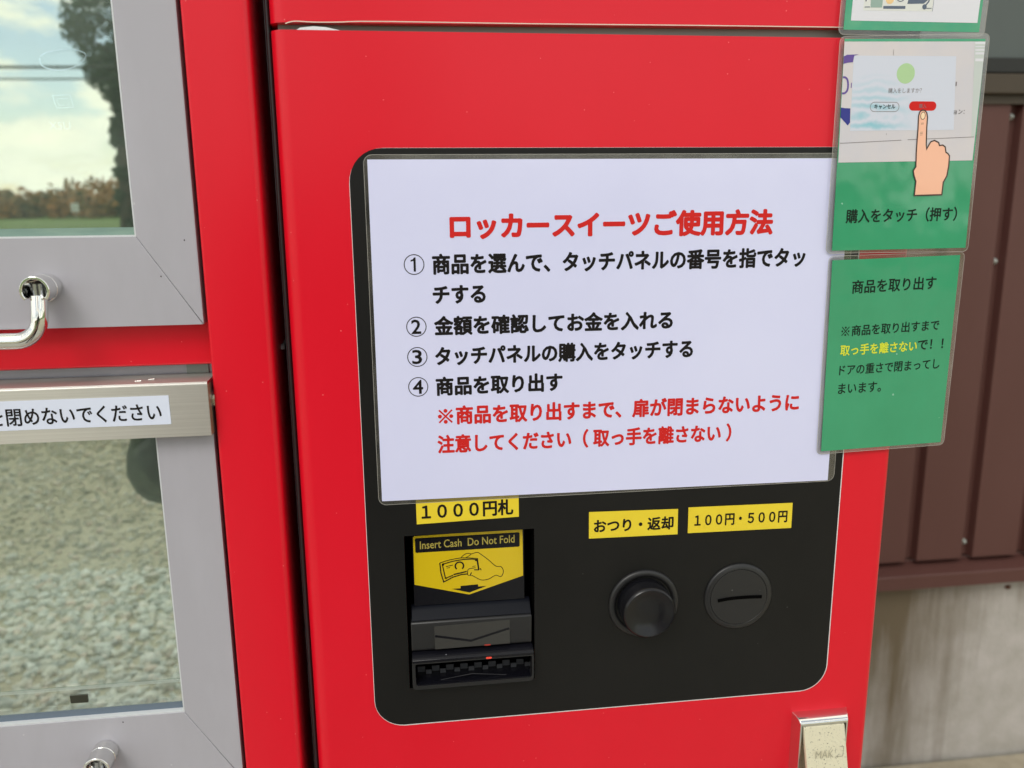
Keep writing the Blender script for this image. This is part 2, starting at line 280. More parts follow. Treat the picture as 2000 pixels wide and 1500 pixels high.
def spline(pts, k=4, closed=False):
    n = len(pts); o = []
    rg = range(n if closed else n - 1)
    for i in rg:
        p0 = pts[(i - 1) % n] if (i > 0 or closed) else pts[i]; p1 = pts[i]; p2 = pts[(i + 1) % n]; p3 = pts[(i + 2) % n] if (i + 2 < n or closed) else p2
        for s in range(k):
            t = s / k; o.append(tuple(0.5 * ((2 * p1[c]) + (-p0[c] + p2[c]) * t + (2 * p0[c] - 5 * p1[c] + 4 * p2[c] - p3[c]) * t * t + (-p0[c] + 3 * p1[c] - 3 * p2[c] + p3[c]) * t ** 3) for c in (0, 1)))
    if not closed: o.append(pts[-1])
    return o
def strokes(name, lst, m, y, parent):
    bm = bmesh.new()
    for (pts, wd, closed) in lst: stroke_bm(bm, pts, wd, y, closed)
    return from_bm(name, bm, m, parent)
def lathe(name, prof, cx, cz, m, parent=None, n=48, smooth=True):
    """surface turned about an axis along y through (cx, cz); profile is (radius, y)"""
    bm = bmesh.new(); rings = []
    for r, y in prof:
        if r < 1e-4: rings.append([bm.verts.new((cx * S, y * S, cz * S))])
        else: rings.append([bm.verts.new(((cx + r * math.cos(2 * math.pi * i / n)) * S, y * S, (cz + r * math.sin(2 * math.pi * i / n)) * S)) for i in range(n)])
    for a, b in zip(rings, rings[1:]):
        for i in range(n):
            j = (i + 1) % n
            if len(a) == 1 and len(b) == 1: continue
            if len(a) == 1: bm.faces.new((a[0], b[i], b[j]))
            elif len(b) == 1: bm.faces.new((a[i], a[j], b[0]))
            else: bm.faces.new((a[i], a[j], b[j], b[i]))
    o = from_bm(name, bm, m, parent, smooth)
    if smooth and hasattr(o.data, 'set_sharp_from_angle'): o.data.set_sharp_from_angle(angle=math.radians(50))
    return o
def tube_bm(bm, path, rad, n=20, cap=True):
    P = [Vector(p) for p in path]; rings = []; up = None
    if not isinstance(rad, (list, tuple)): rad = [rad] * len(P)
    for i, p in enumerate(P):
        d = (P[min(i + 1, len(P) - 1)] - P[max(i - 1, 0)]).normalized()
        if up is None: up = d.orthogonal().normalized()
        up = (up - d * up.dot(d)).normalized(); s = d.cross(up)
        rings.append([bm.verts.new(p + (up * math.cos(2 * math.pi * k / n) + s * math.sin(2 * math.pi * k / n)) * rad[i]) for k in range(n)])
    for a, b in zip(rings, rings[1:]):
        for k in range(n): bm.faces.new((a[k], a[(k + 1) % n], b[(k + 1) % n], b[k]))
    if cap: bm.faces.new(rings[0][::-1]); bm.faces.new(rings[-1])
def tube(name, path, rad, m, parent=None, n=20):
    bm = bmesh.new(); tube_bm(bm, path, rad, n); o = from_bm(name, bm, m, parent, True)
    if hasattr(o.data, 'set_sharp_from_angle'): o.data.set_sharp_from_angle(angle=math.radians(50))
    return o
DG = bpy.context.evaluated_depsgraph_get
def text(name, s, x0, x1, z0, h, slope, m, y, parent, bold=0.0, res=3):
    """flat lettering: the string fitted between x0 and x1, foot at z0, height h, rising by slope"""
    cu = bpy.data.curves.new('lettering', 'FONT'); cu.body = s; cu.size = 1; cu.resolution_u = res; cu.fill_mode = 'FRONT'
    to = bpy.data.objects.new('lettering', cu); col.objects.link(to); bpy.context.view_layer.update()
    me = bpy.data.meshes.new_from_object(to.evaluated_get(DG())); bpy.data.objects.remove(to); bpy.data.curves.remove(cu)
    me.materials.clear()
    n = len(me.vertices); a = np.empty(n * 3); me.vertices.foreach_get('co', a); a = a.reshape(-1, 3)
    lo = a.min(0); hi = a.max(0); u = (a[:, 0] - lo[0]) / (hi[0] - lo[0]); v = (a[:, 1] - lo[1]) / (hi[1] - lo[1])
    b = np.empty_like(a); b[:, 0] = (x0 + u * (x1 - x0)) * S; b[:, 1] = y * S; b[:, 2] = (z0 + v * h + slope * u * (x1 - x0)) * S
    if bold > 0:         # heavier weight: the strokes grown evenly to all sides, in layers a few microns apart
        sc_ = (x1 - x0) / (hi[0] - lo[0]); d = bold * sc_ * S
        F = [tuple(p.vertices) for p in me.polygons]; V = []; FF = []; k = 0
        for i in range(13):
            a_ = 2 * math.pi * i / 12; q = b.copy()
            if i < 12: q[:, 0] += d * math.cos(a_); q[:, 2] += d * math.sin(a_)
            q[:, 1] -= i * 4e-6; V.append(q); FF += [tuple(v + k for v in f) for f in F]; k += n
        me = bpy.data.meshes.new(name); me.from_pydata(np.concatenate(V).tolist(), [], FF); me.update(); return link(name, me, m, parent)
    me.vertices.foreach_set('co', b.reshape(-1)); me.update(); me.name = name
    return link(name, me, m, parent)

# ------------------------------------------------------------ ground and far setting
def sheet(name, pts, z, m, kind='structure'):
    me = bpy.data.meshes.new(name); me.from_pydata([(x, y, z) for x, y in pts], [], [tuple(range(len(pts)))]); o = link(name, me, m); o['kind'] = kind; return o
sheet('ground', [(-700, -900), (700, -900), (700, 300), (-700, 300)], -0.012, GRASS)
sheet('gravel_yard', [(-14, -13), (14, -13), (14, -0.35), (-14, -0.35)], -0.006, EARTH)
bm = bmesh.new(); add_box(bm, -3000, 4000, -350, 1160, -60, 0); o = from_bm('concrete_apron', bm, CONCF); o['kind'] = 'structure'
# crushed stone lying on the yard, heavier beside the apron
t_ = (1 + 5 ** .5) / 2
ico = np.array([(-1, t_, 0), (1, t_, 0), (-1, -t_, 0), (1, -t_, 0), (0, -1, t_), (0, 1, t_), (0, -1, -t_), (0, 1, -t_), (t_, 0, -1), (t_, 0, 1), (-t_, 0, -1), (-t_, 0, 1)]); ico /= np.linalg.norm(ico[0])
icf = np.array([(0, 11, 5), (0, 5, 1), (0, 1, 7), (0, 7, 10), (0, 10, 11), (1, 5, 9), (5, 11, 4), (11, 10, 2), (10, 7, 6), (7, 1, 8), (3, 9, 4), (3, 4, 2), (3, 2, 6), (3, 6, 8), (3, 8, 9), (4, 9, 5), (2, 4, 11), (6, 2, 10), (8, 6, 7), (9, 8, 1)])
def stones(name, n, x0, x1, y0, y1, s0, s1, m=None):
    c = np.stack([rng.uniform(x0, x1, n), rng.uniform(y0, y1, n), np.zeros(n)], 1); s = rng.gamma(3, 1, n) / 3; s = np.clip(s0 + (s1 - s0) * s / 2, s0, s1 * 1.3)
    V = ico[None] * (1 + rng.uniform(-.42, .34, (n, 12, 1))) * (s[:, None, None] * np.stack([rng.uniform(.8, 1.3, n), rng.uniform(.8, 1.3, n), rng.uniform(.45, .8, n)], 1)[:, None, :])
    th = rng.uniform(0, 6.28, n); cs, sn = np.cos(th)[:, None], np.sin(th)[:, None]; X = V[:, :, 0] * cs - V[:, :, 1] * sn; Y = V[:, :, 0] * sn + V[:, :, 1] * cs
    V = np.stack([X, Y, V[:, :, 2]], 2) + c[:, None, :]; V[:, :, 2] += (s * 0.25)[:, None] - 0.006
    F = icf[None] + (np.arange(n) * 12)[:, None, None]
    me = bpy.data.meshes.new(name); me.vertices.add(n * 12); me.vertices.foreach_set('co', V.reshape(-1)); nf = n * 20
    me.loops.add(nf * 3); me.loops.foreach_set('vertex_index', F.reshape(-1).astype(np.int32)); me.polygons.add(nf)
    me.polygons.foreach_set('loop_start', np.arange(0, nf * 3, 3, dtype=np.int32)); me.polygons.foreach_set('loop_total', np.full(nf, 3, dtype=np.int32)); me.update(calc_edges=True); me.validate()
    return link(name, me, m or GRAVEL)
tag(stones('gravel', 26000, -2.6, 1.2, -2.6, -0.36, 0.006, 0.019, GRAVELP), 'pale crushed stone spread in front of the red machines', 'gravel', kind='stuff')
tag(stones('gravel_scatter', 30000, -4.5, 1.5, -6.0, -2.45, 0.004, 0.016), 'fine olive gravel thinning out across the yard', 'gravel', kind='stuff')

def leaves(name, centres, radii, n, size, m, parent=None):
    ci = rng.integers(0, len(centres), n); C = np.array(centres)[ci]; Rr = np.array(radii)[ci]
    d = rng.normal(size=(n, 3)); d /= np.linalg.norm(d, axis=1)[:, None]; P = C + d * Rr[:, None] * (rng.uniform(0.25, 1.05, n) ** 0.6)[:, None]
    a = rng.normal(size=(n, 3)); a /= np.linalg.norm(a, axis=1)[:, None]; b = np.cross(a, rng.normal(size=(n, 3))); b /= np.linalg.norm(b, axis=1)[:, None]
    s = size * rng.uniform(.6, 1.4, n)[:, None]; V = np.stack([P - a * s, P + b * s * .5, P + a * s, P - b * s * .5], 1)
    V[:, :, 2] = np.maximum(V[:, :, 2], 0.02)
    me = bpy.data.meshes.new(name); me.from_pydata(V.reshape(-1, 3).tolist(), [], np.arange(n * 4).reshape(-1, 4).tolist()); return link(name, me, m, parent)
# tall dark tree whose crown and trunk are mirrored in the upper pane
tx, ty = -6.95, -23.4
tree = empty('evergreen_tree', (tx, ty, 0), 'tall dark tree mirrored along the right edge of the upper glass pane', 'tree')
bm = bmesh.new(); tube_bm(bm, [(tx, ty, -.02), (tx + .05, ty, 1.5), (tx + .12, ty, 3.2), (tx + .25, ty, 6), (tx + .35, ty, 9.5)], [.26, .2, .17, .12, .03], 10)
cen = []; rad = []
for z, xo, r in ((3.3, .55, .45), (3.9, .5, .7), (4.6, .45, .95), (5.1, .1, 1.25), (5.8, .05, 1.3), (6.5, .25, 1.25), (7.4, .7, 1.0), (8.2, .55, .8), (9.0, .45, .6), (2.5, .35, .42), (1.7, .45, .45), (2.9, .0, .35), (1.1, .3, .4)):
    for k in range(7):
        a = rng.uniform(0, 6.28); q = rng.uniform(.25, .8) * r
        cx, cy, cz = tx + xo * .6 + q * math.cos(a), ty + q * math.sin(a), z + rng.uniform(-.35, .35); cen.append((cx, cy, cz)); rad.append(r * rng.uniform(.28, .5))
        tube_bm(bm, [(tx + .05 + .03 * z, ty, z - .25), ((tx + cx) / 2 + .08, (ty + cy) / 2, z), (cx, cy, cz)], [.04, .03, .01], 5)
from_bm('trunk', bm, BARK, tree, True)
leaves('crown', cen, rad, 24000, 0.075, LEAFD, tree)
# autumn brush along the far side of the field
cen = []; rad = []
for i in range(330):
    x = rng.uniform(-75, 45); y = rng.uniform(-80, -66) ; h = rng.uniform(.9, 2.4) + (1.0 if -24 < x < -19.5 else 0) ; cen.append((x, y, h * .5)); rad.append(h * .62)
tag(leaves('autumn_brush', cen, rad, 52000, 0.28, AUTUMN), 'brown autumn brush along the far edge of the field', 'brush', kind='stuff')
wb = empty('field_marker', (-22.4, -64.3, 0), 'small white marker post board standing far off before the autumn brush', 'sign')
box('board', -22650, -22150, -64320, -64280, 500, 1100, WHITEE, wb); box('post', -22425, -22375, -64280, -64240, 0, 1050, CONCP, wb)
# two overhead cables between two poles
for k, (x, y) in enumerate(((-42.0, -24.0), (34.0, -17.0))):
    p = empty('utility_pole', (x, y, 0), ('concrete utility pole far to the left' if k == 0 else 'concrete utility pole far to the right') + ' carrying the overhead cables', 'utility pole', 'poles of the overhead line')
    tube('pole', [(x, y, -.02), (x, y, 6.4)], [.15, .1], CONCP, p, 12); tube('cross_arm', [(x, y - .6, 5.0), (x, y + .6, 5.0)], .04, CONCP, p, 8)
def cable(za, zb, lab, r):
    pts = []
    for i in range(41):
        t = i / 40; pts.append((-42 + 76 * t, -24 + 7 * t - (0.1), za + (zb - za) * t - 1.15 * 4 * t * (1 - t)))
    o = tube('overhead_cable', pts, r, WIRE, None, 8); tag(o, lab, 'cable', 'overhead cables mirrored in the upper pane')
cable(5.35, 5.45, 'upper overhead cable mirrored as a dark line in the upper pane', .032); cable(5.08, 5.22, 'lower overhead cable mirrored as a dark line in the upper pane', .020)

# ------------------------------------------------------------ building behind, right
bld = empty('building', (1.3, 1.16, 0), 'brown metal clad building on a stained concrete base behind the machines', 'building')
WY = 1160.0
def wbox(name, x0, x1, y0, y1, z0, z1, m, bv=0, parent=bld): return box(name, x0, x1, y0, y1, z0, z1, m, parent, bv)
wbox('wall', -2600, 3400, WY + 32, WY + 300, 470, 4200, BROWND)
wbox('foundation', -2600, 3400, WY + 12, WY + 300, -50, 476, CONC)
pitch = 137.0; face = 109.0; xs = 1207.0
for i in range(-6, 14):
    x0 = xs + i * pitch
    if x0 < 0: continue
    bm = bmesh.new(); pr = [(x0 - 3, WY + 20), (x0, WY), (x0 + face, WY), (x0 + face + 3, WY + 20), (x0 + pitch - 3, WY + 20)]
    lo = [bm.verts.new((x * S, y * S, .530)) for x, y in pr]; hi = [bm.verts.new((x * S, y * S, 1.522)) for x, y in pr]
    for k in range(4): bm.faces.new((lo[k], lo[k + 1], hi[k + 1], hi[k]))
    bl = [bm.verts.new((pr[k][0] * S, (WY + 19) * S, .530)) for k in (1, 2)]; bm.faces.new((lo[1], bl[0], bl[1], lo[2]))
    from_bm('siding_panel', bm, BROWN, bld)
bm = bmesh.new(); pr = [(WY + 26, 524), (WY + 24, 519), (WY - 22, 506), (WY - 24, 503), (WY - 24, 473), (WY + 10, 470)]
a = [bm.verts.new((-2.6, y * S, z * S)) for y, z in pr]; b = [bm.verts.new((3.4, y * S, z * S)) for y, z in pr]
for k in range(5): bm.faces.new((a[k], b[k], b[k + 1], a[k + 1]))
from_bm('base_flashing', bm, BROWN, bld)
wbox('head_trim', -2600, 3400, WY - 6, WY + 30, 1522, 1539, BROWND)
wbox('window_sill', -2600, 3400, WY - 20, WY + 30, 1540, 1579, BROWND, 3)
wbox('window_frame', -2600, 3400, WY - 12, WY + 30, 1581, 1610, BLACKT, 2)
wbox('window_panel', -2600, 3400, WY + 6, WY + 30, 1611, 2900, SLATEG)
wbox('eaves', -2600, 3400, WY - 450, WY + 300, 2910, 3050, BROWND)
sx = [(1324, 1499), (1323.5, 1203), (1325, 563)]
for (x, z) in sx:
    lathe('screw', [(0, WY + 9), (3.2, WY + 10), (4.2, WY + 12), (4.2, WY + 15), (6.2, WY + 15.5), (6.2, WY + 19.5)], x + 6, z, SCREWM, bld, 12)
from_bm('rust_stain', (lambda bm: (bmesh.ops.create_icosphere(bm, subdivisions=1, radius=.006, matrix=Matrix.Translation((1.452, (WY + 10) * S, .443)) @ Matrix.Diagonal((1.4, .6, 1, 1))), bm)[1])(bmesh.new()), mat('rust', (.10, .04, .02), .9), bld)

# ------------------------------------------------------------ right machine (control unit)
ctl = empty('vending_control_cabinet', (0.2, 0.3, 0), 'red cabinet with the black payment panel, right of the glass doored locker', 'vending machine')
PZ0, PZ1, PX0, PX1 = 1003.4, 1377.3, 40.0, 357.3
BH = (63.3, 147.4, 1030.0, 1138.0)          # opening of the note acceptor
def door_skin(name, z0, z1, hole, m=RED, r=8.5):
    holes = [[(hole[0], hole[2]), (hole[1], hole[2]), (hole[1], hole[3]), (hole[0], hole[3])]] if hole else []
    o = plate(name, [(r, z0), (388, z0), (388, z1), (r, z1)], m, 0, 1.5, ctl, holes)
    bm = bmesh.new(); bm.from_mesh(o.data); nf = len(bm.faces)
    def prof(pts):
        lo = [bm.verts.new((x * S, y * S, z0 * S)) for x, y in pts]; hi = [bm.verts.new((x * S, y * S, z1 * S)) for x, y in pts]
        for k in range(len(pts) - 1): bm.faces.new((lo[k], lo[k + 1], hi[k + 1], hi[k])).smooth = True
    n = 14
    prof([(0, 34)] + [(r - r * math.sin(math.radians(90 * (1 - i / n))), r - r * math.cos(math.radians(90 * (1 - i / n)))) for i in range(n + 1)])
    prof([(388 + 5 * math.sin(math.radians(90 * i / n)), 5 - 5 * math.cos(math.radians(90 * i / n))) for i in range(n + 1)] + [(393, 34)])
    # top and bottom returns
    for z in (z0, z1):
        v = [bm.verts.new((x * S, y * S, z * S)) for x, y in ((r, 0.0), (388, 0.0), (393, 5), (393, 34), (0, 34), (0, r), (r * .3, r * .3))]
        bm.faces.new(v)
    bm.to_mesh(o.data); bm.free(); return o
door_skin('lower_door', 330, 1440.9, BH)
bm = bmesh.new(); add_box(bm, 8.5, 388, 0, 30, 1444.4, 1880)
o = door_skin('upper_door', 1444.6, 1880, None); o.rotation_euler = (0, 0, 0)
# the joint between the two doors widens slightly to the right
for v in o.data.vertices:
    if v.co.z < 1.5: v.co.z += 0.0022 * max(0, v.co.x) / .39
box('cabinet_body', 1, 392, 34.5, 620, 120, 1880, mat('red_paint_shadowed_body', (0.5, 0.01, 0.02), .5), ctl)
bm = bmesh.new(); add_box(bm, 4, 391, 7, 30, 1436, 1449); from_bm('seam_strip', bm, SEAMM, ctl)
strokes('film_edge', [(spline([(9, 1444.0), (14, 1445.3), (25, 1445.0), (38, 1445.2), (60, 1445.9), (150, 1446.0), (260, 1446.6), (391, 1446.9)], 6), 0.5, False)], CREAM, -0.25, ctl)
bm = bmesh.new(); pts = [(14, 1440.6), (17, 1442.2), (24, 1443.0), (31, 1442.6), (38, 1441.2), (40, 1440.6)]
bm.free(); plate('foam_pad', pts, FOAM, 0.6, 5, ctl)
plate('base_plinth', [(0, 0), (393, 0), (393, 118), (0, 118)], BLACKM, 20, 600, ctl)
# black payment panel with its pale cut edge
hole = [(BH[0], BH[2]), (BH[1], BH[2]), (BH[1], BH[3]), (BH[0], BH[3])]
plate('panel_edge', rrect(PX0 - .35, PX1 + .85, PZ0 - .9, PZ1 + .15, (20, 20, 20, 20)), WHITEE, -0.25, -0.02, ctl, [hole])
plate('control_panel', rrect(PX0, PX1, PZ0, PZ1, (19, 19, 19, 19)), BLACKP, -0.6, -0.1, ctl, [hole])
# note acceptor
acc = plate('note_acceptor', rrect(68.3, 141.6, 1086, 1137.6, .5), BLACKG, 6, 9, ctl)
bm = bmesh.new()      # open black housing round the acceptor
X0, X1, Z0, Z1 = BH[0] + .15, BH[1] - .15, BH[2] + .15, BH[3] - .15
vs = {}
for nm, y in (('f', -.55), ('b', 33)):
    vs[nm] = [bm.verts.new((x * S, y * S, z * S)) for x, z in ((X0, Z0), (X1, Z0), (X1, Z1), (X0, Z1))]
for k in range(4): bm.faces.new((vs['f'][k], vs['f'][(k + 1) % 4], vs['b'][(k + 1) % 4], vs['b'][k]))
bm.faces.new(vs['b'][::-1]); from_bm('housing', bm, DEEP, acc)
def xprofile(name, pr, x0, x1, m, parent, bv=0, flip=False):
    bm = bmesh.new(); a = [bm.verts.new((x0 * S, y * S, z * S)) for y, z in pr]; b = [bm.verts.new((x1 * S, y * S, z * S)) for y, z in pr]
    for k in range(len(pr)): bm.faces.new((a[k], a[(k + 1) % len(pr)], b[(k + 1) % len(pr)], b[k]))
    bm.faces.new(a); bm.faces.new(b[::-1]); o = from_bm(name, bm, m, parent)
    if bv: bevel(o, bv)
    return o
xprofile('ledge', [(9, 1086.2), (6.2, 1085.5), (4, 1083.5), (0.5, 1079.5), (-0.6, 1078.3), (3, 1076), (12, 1076)], 66.2, 145.2, mat('navy_black_plastic', (0.004, 0.005, 0.009), 0.4, spec=0.15), acc, .4)
xprofile('upper_lip', [(-1.9, 1077.6), (-2.2, 1076.8), (-1.4, 1058), (0.5, 1056.4), (12, 1056), (12, 1077.8), (-1.0, 1078.0)], 65.5, 145.3, BLACKM, acc, .7)
LIPW = mat('smoked_window', (0.040, 0.039, 0.037), 0.3)
plate('lip_window', [(80.7, 1058.2), (130.5, 1058.6), (130.5, 1075.6), (80.7, 1074.6)], LIPW, -2.45, -1.9, acc)
strokes('chevron', [([(81, 1067.8), (104.6, 1062.6), (130.2, 1069.6)], 1.5, False)], BLACKG, -2.6, acc)
xprofile('lower_lip', [(1.0, 1056.2), (-5.6, 1053.6), (-6.4, 1052.9), (-6.4, 1051.1), (-3, 1050.2), (16, 1050.2), (16, 1056.2)], 65.6, 146.0, BLACKG, acc, .3)
plate('mouth_frame', rrect(65.3, 146.0, 1032.0, 1052.6, (3, 3, 2, 2)), BLACKM, -6.3, 2, acc, [rrect(67.4, 144.8, 1034.6, 1050.4, (2, 2, 1, 1), 5)])
xprofile('mouth_floor', [(-5.9, 1035.2), (30, 1036.6), (30, 1033.5), (-5.9, 1033.5)], 67.2, 144.9, BLACKG, acc)
bm = bmesh.new()
for i in range(8):
    add_box(bm, 69 + i * 9.6, 74.0 + i * 9.6, 9.0, 9.6, 1035.5, 1039.6); add_box(bm, 74.4 + i * 9.6, 78.2 + i * 9.6, 6.2, 6.8, 1035.5, 1038.6)
from_bm('feed_comb', bm, mat('comb_plastic', (.05, .052, .058), .25), acc)
strokes('feed_arrow', [([(84, 1035.4), (105, 1038.2), (128, 1035.4)], .4, False)], mat('comb_mark', (.05, .05, .055), .3), -2.0, acc)
plate('indicator_lamp', rrect(114.0, 117.8, 1050.8, 1052.0, .55), LED, -6.6, -6.2, acc)
plate('indicator_lamp', rrect(113.4, 117.6, 1058.2, 1059.1, .4), LEDD, -2.6, -2.3, acc)
for o_ in [x for x in bpy.data.objects if x.name.startswith('indicator_lamp')]: pass
YS = [(68.9, 1101.2), (69.0, 1134.2), (69.9, 1135.0), (139.5, 1135.9), (140.6, 1135.1), (140.8, 1102.7), (104.6, 1091.7)]
plate('notice_plate', YS, YSIGN, 5.6, 6, acc)
plate('notice_banner', rrect(70.2, 138.6, 1123.6, 1133.6, 1.0), BLACKG, 5.4, 5.58, acc)
text('lettering', 'Insert Cash  Do Not Fold', 73.3, 135.2, 1126.0, 5.4, 0.012, YDIM, 5.3, acc, bold=.012)
hand1 = [(99.87,1118.42),(102.04,1120.35),(104.38,1121.02),(106.69,1120.46),(109.81,1121.29),(111.74,1120.66),(117.5,1115.79),(122.52,1110.86),(126.04,1110.12),(127.65,1106.74),(126.03,1103.15),(122.43,1104.24),(118.08,1102.02),(113.76,1101.4),(110.65,1102.67),(106.79,1105.16),(104.07,1105.65),(103.92,1107.96),(104.74,1109.99),(109.23,1110.52)]
arc = [(98.58 + 2.75 * math.cos(math.radians(a)), 1112.5 + 2.75 * math.sin(math.radians(a))) for a in range(-50, 231, 20)]
strokes('hand_and_note_drawing', [(spline(hand1, 4), .42, False), (spline([(103.2,1118.2),(105.0,1119.2),(106.5,1120.35)], 3), .4, False),
    (spline([(85.79,1115.44),(92.7,1117.25),(100.83,1118.07),(110.59,1117.0)], 5) + [(111.53,1108.69)], .5, False), ([(103.89,1106.5),(99.8,1106.36),(94.33,1104.95),(87.98,1101.88),(86.37,1108.34),(85.79,1115.44)], .75, False),
    ([(108.2,1109.1),(111.2,1108.9),(110.2,1116.2),(107.02,1116.8),(100.82,1116.9),(93.84,1116.0),(87.4,1114.4),(89.2,1104.4),(94.37,1106.3)], .7, False), (arc, .95, False),
    ([(89.69,1112.68),(94.34,1113.4)], .45, False), ([(90.24,1111.48),(92.37,1111.88)], .35, False), ([(107.1,1111.5),(109.25,1111.85)], .35, False), ([(94.57,1106.7),(103.34,1108.3)], .9, False), ([(106.44,1107.36),(105.63,1105.75)], .6, False),
    ([(87.4,1114.6),(88.6,1114.0)], 1.5, False), ([(109.2,1116.2),(110.0,1115.6)], 1.5, False), ([(88.9,1104.7),(90.1,1104.3)], 1.2, False), ([(112.2,1109.9),(112.9,1108.6)], .6, False)], BLACKG, 5.45, acc)
plate('arrow_mark', [(99.04,1098.24),(110.58,1098.6),(110.74,1096.98),(116.04,1097.02),(104.79,1093.18),(93.55,1096.53),(99.0,1096.56)], BLACKG, 5.45, 5.58, acc)
# coin return button and coin slot
rb = lathe('return_button', [(24.2, -.6), (24.2, -1.6), (23.4, -2.6), (21.6, -3.0), (20.4, -2.6), (19.6, -1.8), (19.4, .5)], 222.0, 1080.0, BLACKM, ctl, 72)
lathe('button_cap', [(18.2, 0.0), (18.0, -14.2), (17.5, -15.8), (16.5, -16.6), (15.3, -16.3), (12, -14.2), (7, -12.8), (0, -12.4)], 222.0, 1080.0, mat('black_cap', (0.007, 0.007, 0.009), 0.26, spec=0.4), rb, 72)
cs_ = lathe('coin_slot', [(24.0, -.6), (24.0, -1.5), (23.2, -2.3), (20.4, -2.6), (20.1, -2.2), (19.9, -2.6), (14, -2.9), (0, -3.1)], 288.5, 1080.3, BLACKM, ctl, 72)
strokes('slot', [(spline([(273.4, 1078.9), (281, 1079.9), (289, 1080.2), (297, 1080.1), (304.8, 1079.7)], 4), 2.4, False)], DEEP, -3.35, cs_)
# lock lever, low on the right
lk = empty('lock', (0, 0, 0), None, None); lk.name = 'lock_handle'; lk.parent = ctl; lk.matrix_parent_inverse = ctl.matrix_basis.inverted(); del_keys = [k for k in ('label', 'category') if k in lk]
bm = bmesh.new(); cur = [(0, 986.5)] + [(-10.2 * math.sin(math.radians(q)), 982.2 - .0 + 4.3 * math.cos(math.radians(q))) for q in range(0, 91, 9)]
def sec(x, dx, dz): return [bm.verts.new(((x + dx * (-y_ / 10.2)) * S, y_ * S, (z_ + dz) * S)) for y_, z_ in cur] + [bm.verts.new(((x + dx) * S, -10.2 * S, 850 * S)), bm.verts.new((x * S, 0, 850 * S))]
l0 = sec(334.0, 2.2, 0); r0 = sec(375.2, -3.6, 0)
for k in range(len(l0)): 
    if k != len(l0) - 3: bm.faces.new((l0[k], l0[(k + 1) % len(l0)], r0[(k + 1) % len(r0)], r0[k]))
bm.faces.new(l0); bm.faces.new(r0[::-1])
q0 = (l0[-3], r0[-3], r0[-2], l0[-2])
IN = [bm.verts.new(Vector(p) * S) for p in ((337.3, -10.2, 981.2), (370.4, -10.2, 981.2), (370.4, -10.2, 855), (337.3, -10.2, 855))]; ID = [bm.verts.new(Vector(p) * S) for p in ((337.3, -2, 981.2), (370.4, -2, 981.2), (370.4, -2, 855), (337.3, -2, 855))]
for k in range(4):
    j = (k + 1) % 4; bm.faces.new((q0[k], q0[j], IN[j], IN[k])); bm.faces.new((IN[k], IN[j], ID[j], ID[k]))
bm.faces.new(ID)
hs = from_bm('lock_housing', bm, CHROME, lk); bevel(hs, .5, 3)
iv = bmesh.new(); vv = []
for (yy, off) in ((0, 0), (3.5, 0)):
    vv.append([iv.verts.new(Vector(p) * S) for p in ((338.4, -10.6 + yy, 980.6), (368.9, -10.6 + yy, 980.6), (370.6, -33 + yy, 898), (340.1, -33 + yy, 898))])
for k in range(4): iv.faces.new((vv[0][k], vv[0][(k + 1) % 4], vv[1][(k + 1) % 4], vv[1][k]))
iv.faces.new(vv[0]); iv.faces.new(vv[1][::-1]); iv = from_bm('lever', iv, INSERT, lk); bevel(iv, .7, 3)
tt = text('raised_lettering', 'MAK', 345.0, 358.5, 959.5, 6.0, 0.0, mat('raised_beige', (.42, .39, .29), .6), -17.2, lk)
strokes('raised_mark', [([(360.0, 959.7), (365.4, 959.9), (365.6, 967.5), (362.5, 967.8)], .35, False)], mat('dark_scribe', (.25, .23, .18), .6), -17.4, lk)

# ------------------------------------------------------------ left machine (glass doored locker)
loc_ = empty('glass_door_locker', (-0.4, 0.3, 0), 'red cabinet with grey framed mirror glass doors, at the left edge', 'vending machine')
def zprofile(name, pts, z0, z1, m, parent, smooth=True):
    bm = bmesh.new(); lo = [bm.verts.new((x * S, y * S, z0 * S)) for x, y in pts]; hi = [bm.verts.new((x * S, y * S, z1 * S)) for x, y in pts]
    for k in range(len(pts) - 1): bm.faces.new((lo[k], lo[k + 1], hi[k + 1], hi[k]))
    o = from_bm(name, bm, m, parent, smooth); return o
n = 12; r1, r2 = 1.8, 4.0
pf = [(-46.4, 34)] + [(-46.4 + r1 - r1 * math.cos(math.radians(90 * i / n)), r1 - r1 * math.sin(math.radians(90 * i / n))) for i in range(n + 1)]
pf2 = [(-14.2 + r2 * math.sin(math.radians(90 * i / n)), r2 - r2 * math.cos(math.radians(90 * i / n))) for i in range(n + 1)] + [(-10.0, 300)]
o = zprofile('corner_post', pf + pf2, 60, 1880, RED, loc_); o.data.set_sharp_from_angle(angle=math.radians(80)) if hasattr(o.data, 'set_sharp_from_angle') else None
# rubber strip filling the joint between the cabinets
zprofile('joint_gasket', [(-10, 60), (-3.4, 60), (-3.2, 10.6), (-2.5, 9.0), (-1.6, 8.8), (-.6, 10), (-.6, 60)], 60, 1880, RUBBER, ctl)
n = 6
def xbar(name, z0, z1, yf, m, parent, x0=-520, x1=-46.4, r=1.5):
    pr = [(30, z0), (yf + r, z0)] + [(yf + r - r * math.sin(math.radians(90 * i / n)), z0 + r - r * math.cos(math.radians(90 * i / n))) for i in range(n + 1)] + [(yf + r - r * math.cos(math.radians(90 * i / n)), z1 - r + r * math.sin(math.radians(90 * i / n))) for i in range(n + 1)] + [(30, z1)]
    bm = bmesh.new(); a = [bm.verts.new((x0 * S, y * S, z * S)) for y, z in pr]; b = [bm.verts.new((x1 * S, y * S, z * S)) for y, z in pr]
    for k in range(len(pr) - 1): bm.faces.new((a[k], b[k], b[k + 1], a[k + 1]))
    return from_bm(name, bm, m, parent, True)
